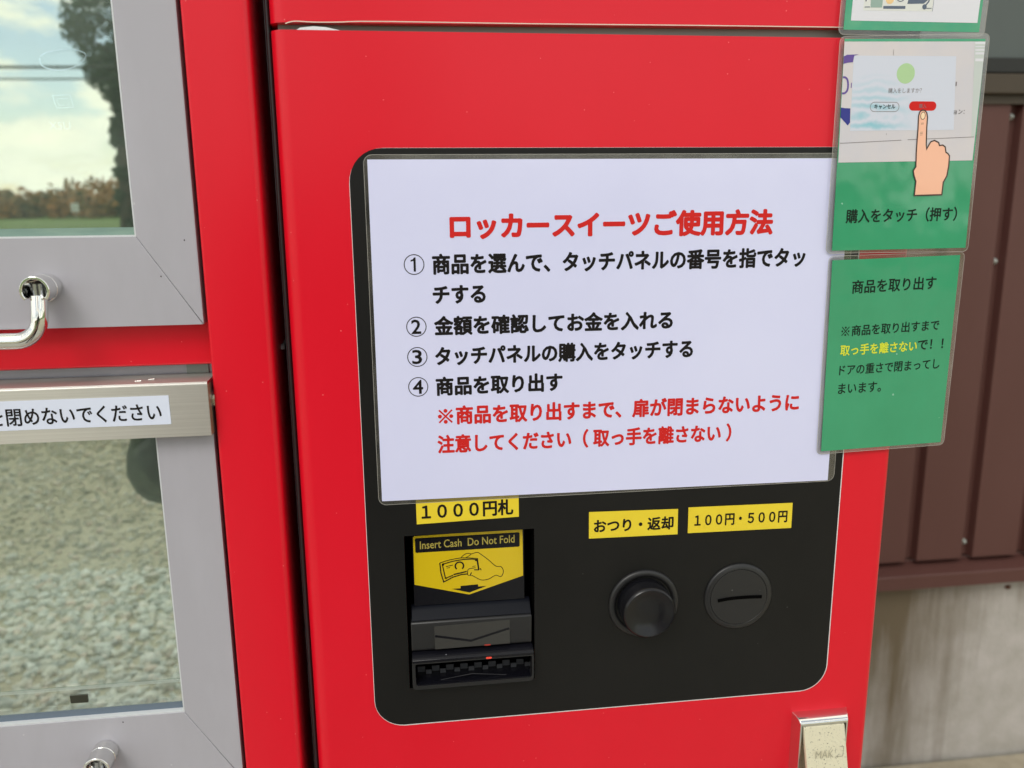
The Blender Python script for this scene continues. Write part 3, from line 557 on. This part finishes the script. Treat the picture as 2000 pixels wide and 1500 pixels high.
xbar('cross_bar', 1251.2, 1282, 13, RED, loc_)
zprofile('corner_post', [(-520, 0), (-486, 0), (-486, 34)], 60, 1880, RED, loc_, False)
bm = bmesh.new()
add_box(bm, -520, -516, 36, 620, 60, 1880); add_box(bm, -516, -5, 616, 620, 60, 1880); add_box(bm, -516, -5, 36, 616, 1876, 1880); add_box(bm, -516, -5, 36, 616, 60, 64); add_box(bm, -7, -5, 36, 616, 64, 1876)
from_bm('cabinet_body', bm, GREYD, loc_)
box('shelf', -515, -8, 36, 500, 1255, 1258, GREYD, loc_)
box('jamb', -515, -47, 24, 36, 1240, 1256, GREY, loc_); box('jamb_shadow_patch', -66, -53, 22.5, 24, 1241, 1255, SEAMM, loc_)  # the small darker patch stands in for a shadow on the jamb
def door(z0, z1, gz0, gz1, lab, top, sp):
    x0, x1, gx0, gx1 = -484.0, -48.9, -452.0, -82.0
    d = empty('door', (0, 0, 0), None, None); d.parent = loc_; d.matrix_parent_inverse = loc_.matrix_basis.inverted()
    d['label'] = lab
    yf, yb = 2.0, 22.0; g = .12
    plate('stile', [(x1, z0), (x1, z1), (gx1, gz1), (gx1, gz0)], GREY, yf, yb, d); plate('stile', [(x0, z0), (gx0, gz0), (gx0, gz1), (x0, z1)], GREY, yf, yb, d)
    plate('rail', [(x0 + g * 2, z0), (x1 - g * 2, z0), (gx1 - g * 1.2, gz0 - .0), (gx0 + g * 1.2, gz0)], GREY, yf, yb, d)
    if top: plate('rail', [(x0, z1), (gx0, gz1), (gx1, gz1), (x1, z1)], GREY, yf, yb, d)
    for c in d.children: bevel(c, .35, 2, 30)
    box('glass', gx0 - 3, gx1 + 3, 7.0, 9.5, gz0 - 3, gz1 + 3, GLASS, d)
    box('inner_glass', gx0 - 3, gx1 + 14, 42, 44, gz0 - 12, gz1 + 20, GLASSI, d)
    plate('glazing_bead', [(gx0, gz0), (gx1, gz0), (gx1, gz1), (gx0, gz1)], mat('pale_bead', (.62, .64, .66), .4), 2.6, 7, d, [[(gx0 + .9, gz0 + .9), (gx1 - .9, gz0 + .9), (gx1 - .9, gz1 - .9), (gx0 + .9, gz1 - .9)]])
    plate('spacer_bar', [(gx0, gz0), (gx1 - .9, gz0), (gx1 - .9, gz0 + 5.2), (gx0, gz0 + 5.2)], sp, 6.6, 6.9, d)
    return d
d1 = door(1277.3, 1700, 1328.8, 1655, 'upper grey framed glass door reflecting sky and trees', True, SPACER)
xbar('kick_panel', 100, 968, 13, RED, loc_)
d2 = door(971.5, 1243.0, 1024.3, 1214, 'lower grey framed glass door reflecting gravel', True, SPACERB)
plate('pane_reflection_strip', [(-450, 1043.5), (-84, 1043.8), (-84, 1046.0), (-450, 1045.8)], GHOST, 6.5, 6.6, d2)  # pale glossy strip paints the second pane's reflection onto the glass
plate('small_tag', [(-152.3, 1028.6 + 6.0), (-141.8, 1028.4 + 6.0), (-141.8, 1034 + 5.8), (-152.3, 1034.2 + 5.8)], mat('dark_tag', (.03, .03, .02), .3), 6.2, 6.8, d2)
# faint print on the upper pane
strokes('faint_print', [([(-119.8, 1406.1), (-110.5, 1406.6), (-109.3, 1399.9), (-118.2, 1399.5)], .55, True), ([(-117.8, 1404.3), (-112.2, 1404.6), (-111.5, 1401.2), (-116.8, 1400.9)], .35, True),
    (spline([(-124, 1425.5), (-123, 1421.5), (-117, 1419.3), (-110, 1420), (-103, 1423.2), (-100, 1427.5), (-104, 1429.8), (-112, 1430), (-120, 1428.6)], 5, True), .9, False)], GHOST, 6.8, d1)
text('faint_lettering', 'XSU', -123.5, -112.2, 1388.0, 4.2, 0.0, GHOST, 6.8, d1)
MARK = mat('dark_mark', (.03, .02, .02), .8)
for x, z, pr_ in ((-55.6, 1326.5, d1), (-120.5, 1021.0, d2), (-70.4, 1306.0, d1)):
    plate('dried_mark', [(x - .5, z), (x, z - .7), (x + .35, z - .3), (x + .1, z + .6)], MARK, 1.92, 1.95, pr_)
def handle(parent, cz):
    x0 = -132.8; R_, ri = 8.0, 6.3; span = 268.4
    def post(cx):
        h = bmesh.new()
        def ring(y0, y1, a0, a1, nn):
            vv = []
            for i in range(nn + 1):
                t = math.radians(a0 + (a1 - a0) * i / nn); c, s = math.cos(t), math.sin(t)
                vv.append([h.verts.new(((cx + r * c) * S, y * S, (cz + r * s) * S)) for r, y in ((R_, y0), (R_, y1), (ri, y1), (ri, y0))])
            for i in range(nn):
                for k in range(4): h.faces.new((vv[i][k], vv[i][(k + 1) % 4], vv[i + 1][(k + 1) % 4], vv[i + 1][k])).smooth = True
            if abs(a1 - a0) < 359:
                h.faces.new(vv[0]); h.faces.new(vv[-1][::-1])
        ring(2.0, -6, -90, 270, 48); ring(-6.0, -17.5, -42, 222, 40)
        bmesh.ops.create_circle(h, cap_ends=True, segments=32, radius=6.3 * S, matrix=Matrix.Translation((cx * S, -4 * S, cz * S)) @ Matrix.Rotation(math.pi / 2, 4, 'X'))
        o = from_bm('handle_post', h, CHROME, parent); bevel(o, .45, 2, 50)
        tube('handle_pivot', [(cx * S, -11.5 * S, (cz + 3.5) * S), (cx * S, -11.5 * S, (cz - 4) * S)], 3.4 * S, CHROMED, parent)
    post(x0); post(x0 - span)
    p = [(-.2, -12, -3.5), (-.3, -13, -10), (-.5, -14, -15)]
    for i in range(1, 11):
        a = math.radians(90 * i / 10); p.append((-.5 - 13 + 13 * math.cos(a), -14 - 1.0 * i / 10, -15 - 13 * math.sin(a)))
    q = [(-span - x, y, z) for x, y, z in p][::-1]; p = p + [(-60, -15, -28), (-span + 60, -15, -28)] + q
    tube('handle_arm', [Vector((x0 + x, y, cz + z)) * S for x, y, z in p], 4.55 * S, CHROME, parent, 28)
handle(d1, 1301.0); handle(d2, 1001.3)
# steel bar over the lower door, folded at the top
pl = bmesh.new(); pr = [(22, 1244.3), (-5.2, 1244.3), (-6.0, 1243.7), (-6.2, 1243.0), (-6.2, 1211.6), (-5.0, 1211.6), (-5.0, 1242.8), (22, 1243.0)]
a = [pl.verts.new((-.50, y * S, z * S)) for y, z in pr]; b = [pl.verts.new((-.0482, y * S, z * S)) for y, z in pr]
for k in range(len(pr)): pl.faces.new((a[k], a[(k + 1) % len(pr)], b[(k + 1) % len(pr)], b[k]))
pl.faces.new(a); pl.faces.new(b[::-1]); bar = from_bm('steel_bar', pl, STEEL, loc_)
box('bar_end_cap', -50.0, -48.0, -5.2, 2, 1211.8, 1242.6, mat('bronze_edge', (.40, .33, .22), .4, metal=.6), bar)
for k, (x, y) in enumerate(((-84.5, 6), (-91, 2))):
    tube('water_bead', [(x * S, y * S, 1.2443), ((x + 3.4) * S, (y + .6) * S, 1.2445)], [.0005, .0007], CHROME, bar, 8)
lathe('side_screw', [(0, 2.0), (3, 2.2), (4.6, 4), (5, 8)], -46.5, 1231, CHROME, loc_, 20)

# ------------------------------------------------------------ paper labels
lb = empty('strip_label', (-0.12, -0.007, 1.2285), 'long white label with black lettering stuck on the steel bar', 'label')
plate('paper', [(-330, 1219.6), (-70.5, 1219.6), (-70.6, 1237.05), (-330, 1237.05)], LBLW, -6.5, -6.25, lb)
text('lettering', '扉を閉めないでください', -181.0, -75.5, 1222.3, 10.4, 0, INK, -6.6, lb, bold=.018)
def ylabel(poly, s, x0, x1, z0, h, sl, lab, y=-0.95):
    cx = sum(p[0] for p in poly) / 4; cz = sum(p[1] for p in poly) / 4
    e = empty('yellow_label', (cx * S, y * S, cz * S), lab, 'label', 'yellow printed labels on the black panel')
    plate('paper', poly, YEL, y, -0.62, e); text('lettering', s, x0, x1, z0, h, sl, INK, y - .08, e, bold=.032); return e
ylabel([(71.7, 1145.7), (137.4, 1147.0), (137.3, 1165.0), (71.6, 1163.4)], '１０００円札', 75.2, 133.5, 1148.7, 10.2, .004, 'yellow label reading 1000円札 above the note slot')
yl2 = ylabel([(183.8, 1128.9), (244.1, 1128.2), (243.9, 1146.0), (183.7, 1147.3)], 'おつり・返却', 187.3, 240.8, 1132.9, 8.8, -.012, 'yellow label reading おつり・返却 above the round push button')
ylabel([(251.2, 1128.5), (323.9, 1127.8), (323.8, 1145.7), (251.1, 1146.6)], '１００円・５００円', 255.7, 320.4, 1133.0, 7.9, -.010, 'yellow label reading 100円・500円 above the coin slot')
# ------------------------------------------------------------ large white instruction sheet
ins = empty('instruction_sheet', (0.2, -0.002, 1.265), 'large laminated white instruction sheet with red heading on the black panel', 'notice')
plate('laminate_film', rrect(48.4, 351.9, 1160.0, 1373.6, 5), FILM, -1.15, -1.0, ins)
strokes('film_rim', [(rrect(48.4, 351.9, 1160.0, 1373.6, 5), .3, True)], RIM, -1.19, ins)
plate('paper', [(50.5, 1162.6), (347.4, 1160.7), (347.4, 1370.6), (50.6, 1370.9)], PAPER, -1.4, -1.2, ins)
def kome(x0, x1, z0, z1, wd, rr, m, y, parent):
    cx, cz = (x0 + x1) / 2, (z0 + z1) / 2; rx, rz = (x1 - x0) / 2, (z1 - z0) / 2
    strokes('reference_mark', [([(x0 + .1 * rx, z0 + .1 * rz), (x1 - .1 * rx, z1 - .1 * rz)], wd, False)], m, y, parent)
    strokes('reference_mark', [([(x0 + .1 * rx, z1 - .1 * rz), (x1 - .1 * rx, z0 + .1 * rz)], wd, False)], m, y - .004, parent)
    for dx, dz in ((0, .78), (0, -.78), (.78, 0), (-.78, 0)): plate('reference_dot', [(cx + dx * rx + rr * math.cos(t * math.pi / 8), cz + dz * rz + rr * math.sin(t * math.pi / 8)) for t in range(16)], m, y, y, parent)
kome(87.3, 96.3, 1211.6, 1220.6, 1.05, 1.25, INKR, -1.5, ins)
TX = [('ロッカースイーツご使用方法', 97.8, 297.9, 1325.0, 14.6, .0005, INKR, .046), ('商品を選んで、タッチパネルの番号を指でタッ', 86.6, 320.9, 1304.3, 11.6, .0008, INK, .040), ('チする', 86.4, 117.6, 1286.6, 10.3, .002, INK, .040),
      ('金額を確認してお金を入れる', 86.7, 235.6, 1267.3, 11.2, -.0015, INK, .040), ('タッチパネルの購入をタッチする', 86.8, 249.5, 1248.6, 11.2, -.002, INK, .040), ('商品を取り出す', 86.7, 165.2, 1229.7, 11.2, .001, INK, .040),
      ('商品を取り出すまで、扉が閉まらないように', 98.6, 323.1, 1210.9, 11.4, -.003, INKR, .038), ('注意してください（ 取っ手を離さない ）', 86.7, 277.6, 1192.3, 11.6, -.004, INKR, .038)]
for s, x0, x1, z0, h, sl, m, bo in TX: text('lettering', s, x0, x1, z0, h, sl, m, -1.5, ins, bold=bo)
for i, (x, z) in enumerate([(75.45, 1310.2), (75.6, 1272.8), (75.55, 1254.2), (75.5, 1235.5)]):
    strokes('number_ring', [([(x + 5.85 * math.cos(t * math.pi / 20), z + 5.85 * math.sin(t * math.pi / 20)) for t in range(40)], .5, True)], INK, -1.5, ins)
    w_ = (1.3, 2.9, 2.9, 3.1)[i]
    if i == 0: plate('numeral', [(x - .3, z - 4.2), (x + 1.0, z - 4.2), (x + 1.0, z + 4.2), (x + .1, z + 4.2), (x - .6, z + 3.2), (x - 2.0, z + 2.7), (x - 2.0, z + 1.7), (x - .3, z + 2.2)], INK, -1.5, -1.5, ins)
    else: text('numeral', '1234'[i], x - w_, x + w_ * .9, z - 4.2, 8.4, 0, INK, -1.5, ins, bold=.016)
# ------------------------------------------------------------ green laminated notices hanging over the cabinet edge
def notice(y, lab, film, green, loc):
    e = empty('green_notice', loc, lab, 'notice', 'green laminated notices hung over the cabinet edge')
    f = plate('laminate_film', film, FILM, y, y + .15, e); g = plate('paper', green, GREEN, y - .2, y - .03, e)
    strokes('film_rim', [(film, .32, True)], RIM, y - .04, e); return e
def rq(q, r=4, n=6):
    """corners of a quadrilateral rounded off"""
    o = []
    for i in range(4):
        p = Vector(q[i]); a = (Vector(q[i - 1]) - p).normalized(); b = (Vector(q[(i + 1) % 4]) - p).normalized(); s = p + a * r; t = p + b * r
        for k in range(n + 1):
            u = k / n; w2 = s * (1 - u) ** 2 + p * 2 * u * (1 - u) + t * u * u; o.append((w2.x, w2.y))
    return o
n3 = notice(-2.3, 'lowest green notice with black and yellow lettering only', rq([(337.6, 1179.6), (428.6, 1182.0), (429.6, 1311.6), (336.6, 1310.6)]), [(340.6, 1181.6), (426.1, 1184.0), (426.4, 1309.7), (339.0, 1307.9)], (.383, -.002, 1.245))
for s, x0, x1, z0, h, sl, m, bo in [('商品を取り出す', 353.8, 411.3, 1286.4, 8.4, .030, INKG, .02), ('商品を取り出すまで', 355.8, 416.4, 1258.9, 6.9, .036, INKG, .016), ('取っ手を離さない', 349.0, 402.0, 1246.0, 7.0, .030, INKY, .022), ('で！！', 402.8, 420.6, 1248.2, 6.4, .030, INKG, .018),
                                ('ドアの重さで閉まってし', 349.3, 419.4, 1232.9, 6.9, .032, INKG, .014), ('まいます。', 349.5, 379.3, 1220.4, 6.9, .022, INKG, .014)]:
    text('lettering', s, x0, x1, z0, h, sl, m, -2.62, n3, bold=bo)
kome(348.7, 354.2, 1259.0, 1265.2, .5, .62, INKG, -2.62, n3)
n2 = notice(-3.0, 'middle green notice showing a finger pressing the red button', rq([(333.9, 1312.4), (430.9, 1311.9), (430.6, 1444.2), (333.6, 1441.2)]), [(337.9, 1314.0), (429.0, 1314.3), (427.9, 1441.0), (336.4, 1439.9)], (.383, -.003, 1.378))
Y2 = -3.35
def lines(name, lst, m, y, parent):
    for l in lst: strokes(name, [l], m, y, parent)
def flat(name, pts, m, y, parent, th=.04): return plate(name, pts, m, y, y + th, parent)
ph = flat('printed_photo', [(336.34,1438.2),(428.0,1439.4),(427.4,1368.87),(337.87,1367.9)], PRINTL, Y2, n2)
flat('printed_blind', [(420.9,1439.2),(427.9,1439.3),(426.9,1383.1),(425.0,1383.1)], mat('printed_pale_grey_green', (.55, .60, .58), .5), Y2 - .07, n2)
for q in [[(421.07,1439.1),(427.8,1439.2),(427.8,1437.88),(421.23,1437.8)],[(421.48,1436.61),(427.8,1436.69),(427.73,1436.11),(421.44,1436.04)],[(421.67,1434.95),(427.8,1435.02),(427.8,1433.97),(421.69,1433.9)],[(421.89,1433.04),(427.8,1433.11),(427.8,1431.87),(421.93,1431.8)],[(422.31,1429.46),(427.8,1429.52),(427.8,1427.89),(422.39,1427.84)]]:
    flat('printed_slat', q, PRINTW, Y2 - .14, n2)
flat('printed_screen', [(342.91,1430.3),(409.5,1430.67),(412.6,1387.35),(344.09,1386.69)], PRINTB, Y2 - .07, n2)
flat('printed_shape', [(336.5,1429.8),(338.56,1430.77),(346.18,1431.04),(343.23,1430.26),(342.59,1426.54),(339.44,1426.27),(336.6,1425.54)], PURPLE, Y2 - .14, n2)
flat('printed_shape', [(337.1,1400.4),(339.39,1400.03),(343.14,1399.9),(343.58,1391.69),(342.22,1389.9),(337.1,1394.73)], NAVY, Y2 - .14, n2)
strokes('printed_numeral', [(spline([(336.9,1417.85),(338.4,1417.8),(339.96,1416.36),(340.6,1413.04),(340.19,1410.18),(338.71,1408.74),(337.0,1408.63)], 4), 1.15, False), ([(342.6, 1414.8), (342.7, 1411.8)], .5, False)], PURPLE, Y2 - .15, n2)
lines('printed_line', [([(337.9,1379.38),(378.27,1381.19)], .28, False), ([(382.35,1381.44),(426.9,1383.13)], .28, False), ([(368.2,1434.1),(368.35,1430.71)], .25, False), ([(367.9, 1385.4), (368.0, 1384.2)], .2, False)], INKT, Y2 - .15, n2)
disc = [(377.4 + 5.9 * math.cos(t * math.pi / 18), 1420.4 + 5.9 * math.sin(t * math.pi / 18)) for t in range(36)]
flat('printed_disc', disc, LIME, Y2 - .14, n2)
strokes('printed_button_outline', [(rrect(356.0, 374.8, 1398.1, 1403.6, 2.7, 6), .3, True)], INKT, Y2 - .15, n2)
flat('printed_button', rrect(381.4, 399.4, 1398.7, 1404.2, 2.7, 6), INKR, Y2 - .14, n2)
text('lettering', '購入をしますか？', 366.9, 388.8, 1408.8, 3.0, .018, INKT, Y2 - .16, n2)
text('lettering', 'キャンセル', 358.6, 372.3, 1399.6, 2.7, .010, INK, Y2 - .16, n2, bold=.02)
text('lettering', '購入', 387.9, 392.8, 1400.2, 2.5, .01, INKT, Y2 - .2, n2)
text('lettering', '1', 410.8, 411.6, 1413.3, 2.5, 0, INKT, Y2 - .16, n2)
text('lettering', 'ョン：', 411.4, 418.6, 1396.6, 2.8, .02, INK, Y2 - .16, n2)
hand = [(390.91,1399.08),(389.57,1398.77),(388.67,1397.86),(388.16,1395.42),(388.55,1388.08),(388.7,1378.22),(388.85,1373.26),(389.41,1365.15),(387.94,1362.81),(388.6,1359.99),(390.29,1356.2),(390.09,1347.58),(408.66,1347.89),(408.89,1355.6),(410.86,1359.38),(411.5,1365.52),(411.36,1371.63),(410.16,1373.04),(408.72,1373.82),(407.89,1377.09),(406.1,1378.19),(403.91,1377.94),(403.17,1379.74),(400.28,1380.98),(397.87,1380.18),(396.24,1377.27),(395.57,1375.72),(395.04,1378.21),(394.31,1388.08),(394.18,1394.82),(393.48,1397.26),(392.32,1398.63)]
flat('printed_hand', hand, SKINP, Y2 - .21, n2)
strokes('printed_hand_outline', [(hand, .8, True), ([(391.05 + 1.5 * math.cos(t * math.pi / 10), 1395.7 + 2.2 * math.sin(t * math.pi / 10)) for t in range(20)], .35, True), ([(390.2, 1391.3), (391.9, 1391.4)], .2, False), ([(390.2, 1390.7), (391.9, 1390.8)], .2, False), ([(390.3, 1385.9), (391.9, 1386.0)], .2, False), ([(390.1, 1385.1), (392.0, 1385.2)], .2, False), ([(390.3, 1384.2), (391.8, 1384.3)], .2, False)], mat('brown_ink', (.05, .025, .02), .5), Y2 - .26, n2)
flat('printed_nail', [(391.05 + 1.3 * math.cos(t * math.pi / 10), 1395.7 + 2.0 * math.sin(t * math.pi / 10)) for t in range(20)], NAILP, Y2 - .27, n2, .02)
text('lettering', '購入をタッチ（押す）', 345.7, 420.5, 1330.9, 8.6, .010, INKG, Y2, n2, bold=.02)
n1 = notice(-2.3, 'topmost green notice with a white picture area, cut off by the frame', rq([(332.6, 1442.4), (427.2, 1442.2), (431, 1575), (336.0, 1575)]), [(335.6, 1445.0), (423.6, 1444.8), (428.2, 1571), (339.0, 1571)], (.383, -.002, 1.51))
flat('printed_area', [(339.9, 1450.2), (421.8, 1450.1), (426, 1566), (343, 1566)], PRINTW, -2.6, n1)
flat('printed_picture', [(347.2, 1456.0), (391.6, 1456.2), (392.3, 1500), (348, 1500)], IVORY, -2.66, n1)
flat('printed_block', [(351.7, 1457.7), (359.0, 1457.8), (359.2, 1463.6), (351.4, 1463.6)], TEAL, -2.72, n1)
flat('printed_block', [(359.8, 1457.1), (374.0, 1457.3), (373.9, 1458.9), (359.8, 1458.7)], SLATE, -2.72, n1)
flat('printed_block', [(375.0, 1460.1), (385.6, 1460.4), (388.4, 1462.8), (389.0, 1470), (377, 1470)], SLATE, -2.72, n1)
flat('printed_dot', [(363.6 + 2.6 * math.cos(t * math.pi / 10), 1462.4 + 2.6 * math.sin(t * math.pi / 10)) for t in range(20)], PEACH, -2.75, n1)
lines('printed_line', [([(370.4 + 3.1 * math.cos(t * math.pi / 10), 1465.0 + 3.6 * math.sin(t * math.pi / 10)) for t in range(20)], .45, True), ([(347.9, 1457.9), (351.2, 1458.0)], .45, False), ([(386.4, 1457.8), (390.8, 1457.9)], .4, False), ([(391.6, 1456.2), (392.0, 1468)], .2, False), ([(348.3, 1461.0), (349.3, 1463.6)], .7, False)], SLATE, -2.8, n1)
flat('printed_dot', [(386.2 + 1.4 * math.cos(t * math.pi / 8), 1458.6 + 1.5 * math.sin(t * math.pi / 8)) for t in range(16)], SLATE, -2.78, n1)
lines('printed_line', [([(386.4, 1459), (388.6, 1461.6), (389.8, 1466)], .8, False)], SLATE, -2.8, n1)

# ------------------------------------------------------------ the photographer, mirrored at the edge of the lower pane
def person():
    e = empty('person', (0.0, -1.0, 0), 'person in a dark jacket taking the picture, mirrored darkly beside the lower door frame', 'person')
    J = {'pelvis': (0, -1.02, .92, .135, .10), 'waist': (0, -1.02, 1.06, .135, .10), 'chest': (0, -1.0, 1.24, .155, .115), 'neck0': (0, -.99, 1.40, .075, .07), 'neck': (.0, -.98, 1.46, .052, .052), 'head0': (0.01, -.965, 1.53, .072, .085), 'head1': (0.01, -.965, 1.60, .078, .095), 'head2': (.01, -.97, 1.665, .055, .07),
         'shL': (-.18, -1.0, 1.35, .075, .07), 'elL': (-.342, -.90, .875, .092, .08), 'wrL': (-.21, -.77, 1.06, .042, .036), 'paL': (-.14, -.72, 1.13, .036, .02),
         'shR': (.17, -1.0, 1.36, .065, .06), 'elR': (.33, -.95, 1.10, .052, .05), 'wrR': (.20, -.76, 1.13, .032, .03), 'paR': (.15, -.72, 1.15, .036, .02),
         'hipL': (-.09, -1.02, .86, .105, .10), 'knL': (-.10, -1.0, .48, .068, .065), 'anL': (-.11, -1.03, .09, .045, .045), 'toL': (-.13, -.88, .04, .045, .03),
         'hipR': (.09, -1.02, .86, .105, .10), 'knR': (.11, -1.0, .48, .068, .065), 'anR': (.12, -1.03, .09, .045, .045), 'toR': (.15, -.88, .04, .045, .03)}
    Ed = [('pelvis', 'waist'), ('waist', 'chest'), ('chest', 'neck0'), ('neck0', 'neck'), ('neck', 'head0'), ('head0', 'head1'), ('head1', 'head2'), ('chest', 'shL'), ('shL', 'elL'), ('elL', 'wrL'), ('wrL', 'paL'), ('chest', 'shR'), ('shR', 'elR'), ('elR', 'wrR'), ('wrR', 'paR'), ('pelvis', 'hipL'), ('hipL', 'knL'), ('knL', 'anL'), ('anL', 'toL'), ('pelvis', 'hipR'), ('hipR', 'knR'), ('knR', 'anR'), ('anR', 'toR')]
    for sd_, sg in (('L', 1), ('R', -1)):          # five fingers
        px, py, pz = J['pa' + sd_][:3]
        for f, (dz, ln) in enumerate(((.032, .060), (.012, .075), (-.008, .072), (-.026, .058))):
            a = f'f{sd_}{f}'; b = a + 'b'; J[a] = (px + sg * .035, py + .02, pz + dz, .0095, .0095); J[b] = (px + sg * (.035 + ln * .55), py + .055, pz + dz + .004, .008, .008); Ed += [('pa' + sd_, a), (a, b)]
        a = f't{sd_}'; b = a + 'b'; J[a] = (px + sg * .005, py + .03, pz + .045, .011, .011); J[b] = (px + sg * .03, py + .05, pz + .068, .009, .009); Ed += [('pa' + sd_, a), (a, b)]
    ks = list(J); me = bpy.data.meshes.new('body'); me.from_pydata([J[k][:3] for k in ks], [(ks.index(a), ks.index(b)) for a, b in Ed], [])
    o = bpy.data.objects.new('body', me); col.objects.link(o); sk = o.modifiers.new('skin', 'SKIN'); ss = o.modifiers.new('sub', 'SUBSURF'); ss.levels = ss.render_levels = 2
    for i, k in enumerate(ks): me.skin_vertices[0].data[i].radius = J[k][3:5]
    me.skin_vertices[0].data[0].use_root = True
    bpy.context.view_layer.update(); m2 = bpy.data.meshes.new_from_object(o.evaluated_get(DG())); bpy.data.objects.remove(o); m2.name = 'body'
    m2.materials.clear()
    for m in (JACKET, TROUS, SKIN, HAIRM): m2.materials.append(m)
    for p in m2.polygons:
        c = p.center; p.use_smooth = True
        hand_ = c.y > -.775 and 1.0 < c.z < 1.3
        p.material_index = 2 if (hand_ or c.z > 1.445) else (1 if c.z < .84 else 0)
        if c.z < .10: p.material_index = 3
    b = link('body', m2, None, e)
    hb = bmesh.new(); bmesh.ops.create_uvsphere(hb, u_segments=24, v_segments=16, radius=.1, matrix=Matrix.Translation((.01, -.985, 1.625)) @ Matrix.Diagonal((.92, 1.08, 1.0, 1)))
    bmesh.ops.delete(hb, geom=[v for v in hb.verts if v.co.z < 1.60 and v.co.y > -.97], context='VERTS'); from_bm('hair', hb, HAIRM, e, True)
    for s in (-1, 1):
        lathe('eye', [(0, -872), (5, -873), (9, -878)], 10 + s * 30, 1585, WHITEE, e, 12); lathe('pupil', [(0, -870.5), (4, -871.5)], 10 + s * 30, 1585, HAIRM, e, 12)
        eb = bmesh.new(); bmesh.ops.create_icosphere(eb, subdivisions=2, radius=.03, matrix=Matrix.Translation((.01 + s * .083, -.97, 1.575)) @ Matrix.Diagonal((.35, .6, 1, 1))); from_bm('ear', eb, SKIN, e, True)
    nb_ = bmesh.new(); bmesh.ops.create_cone(nb_, cap_ends=True, segments=10, radius1=.016, radius2=.006, depth=.045, matrix=Matrix.Translation((.01, -.868, 1.562)) @ Matrix.Rotation(math.radians(-20), 4, 'X')); from_bm('nose', nb_, SKIN, e, True)
    mb = bmesh.new(); bmesh.ops.create_icosphere(mb, subdivisions=2, radius=.022, matrix=Matrix.Translation((.01, -.878, 1.525)) @ Matrix.Diagonal((1, .3, .28, 1))); from_bm('mouth', mb, mat('lips', (.4, .12, .1), .5), e, True)
person()
for o_ in bpy.data.objects:      # parts carry no category of their own
    if o_.parent is not None and 'category' in o_: del o_['category']
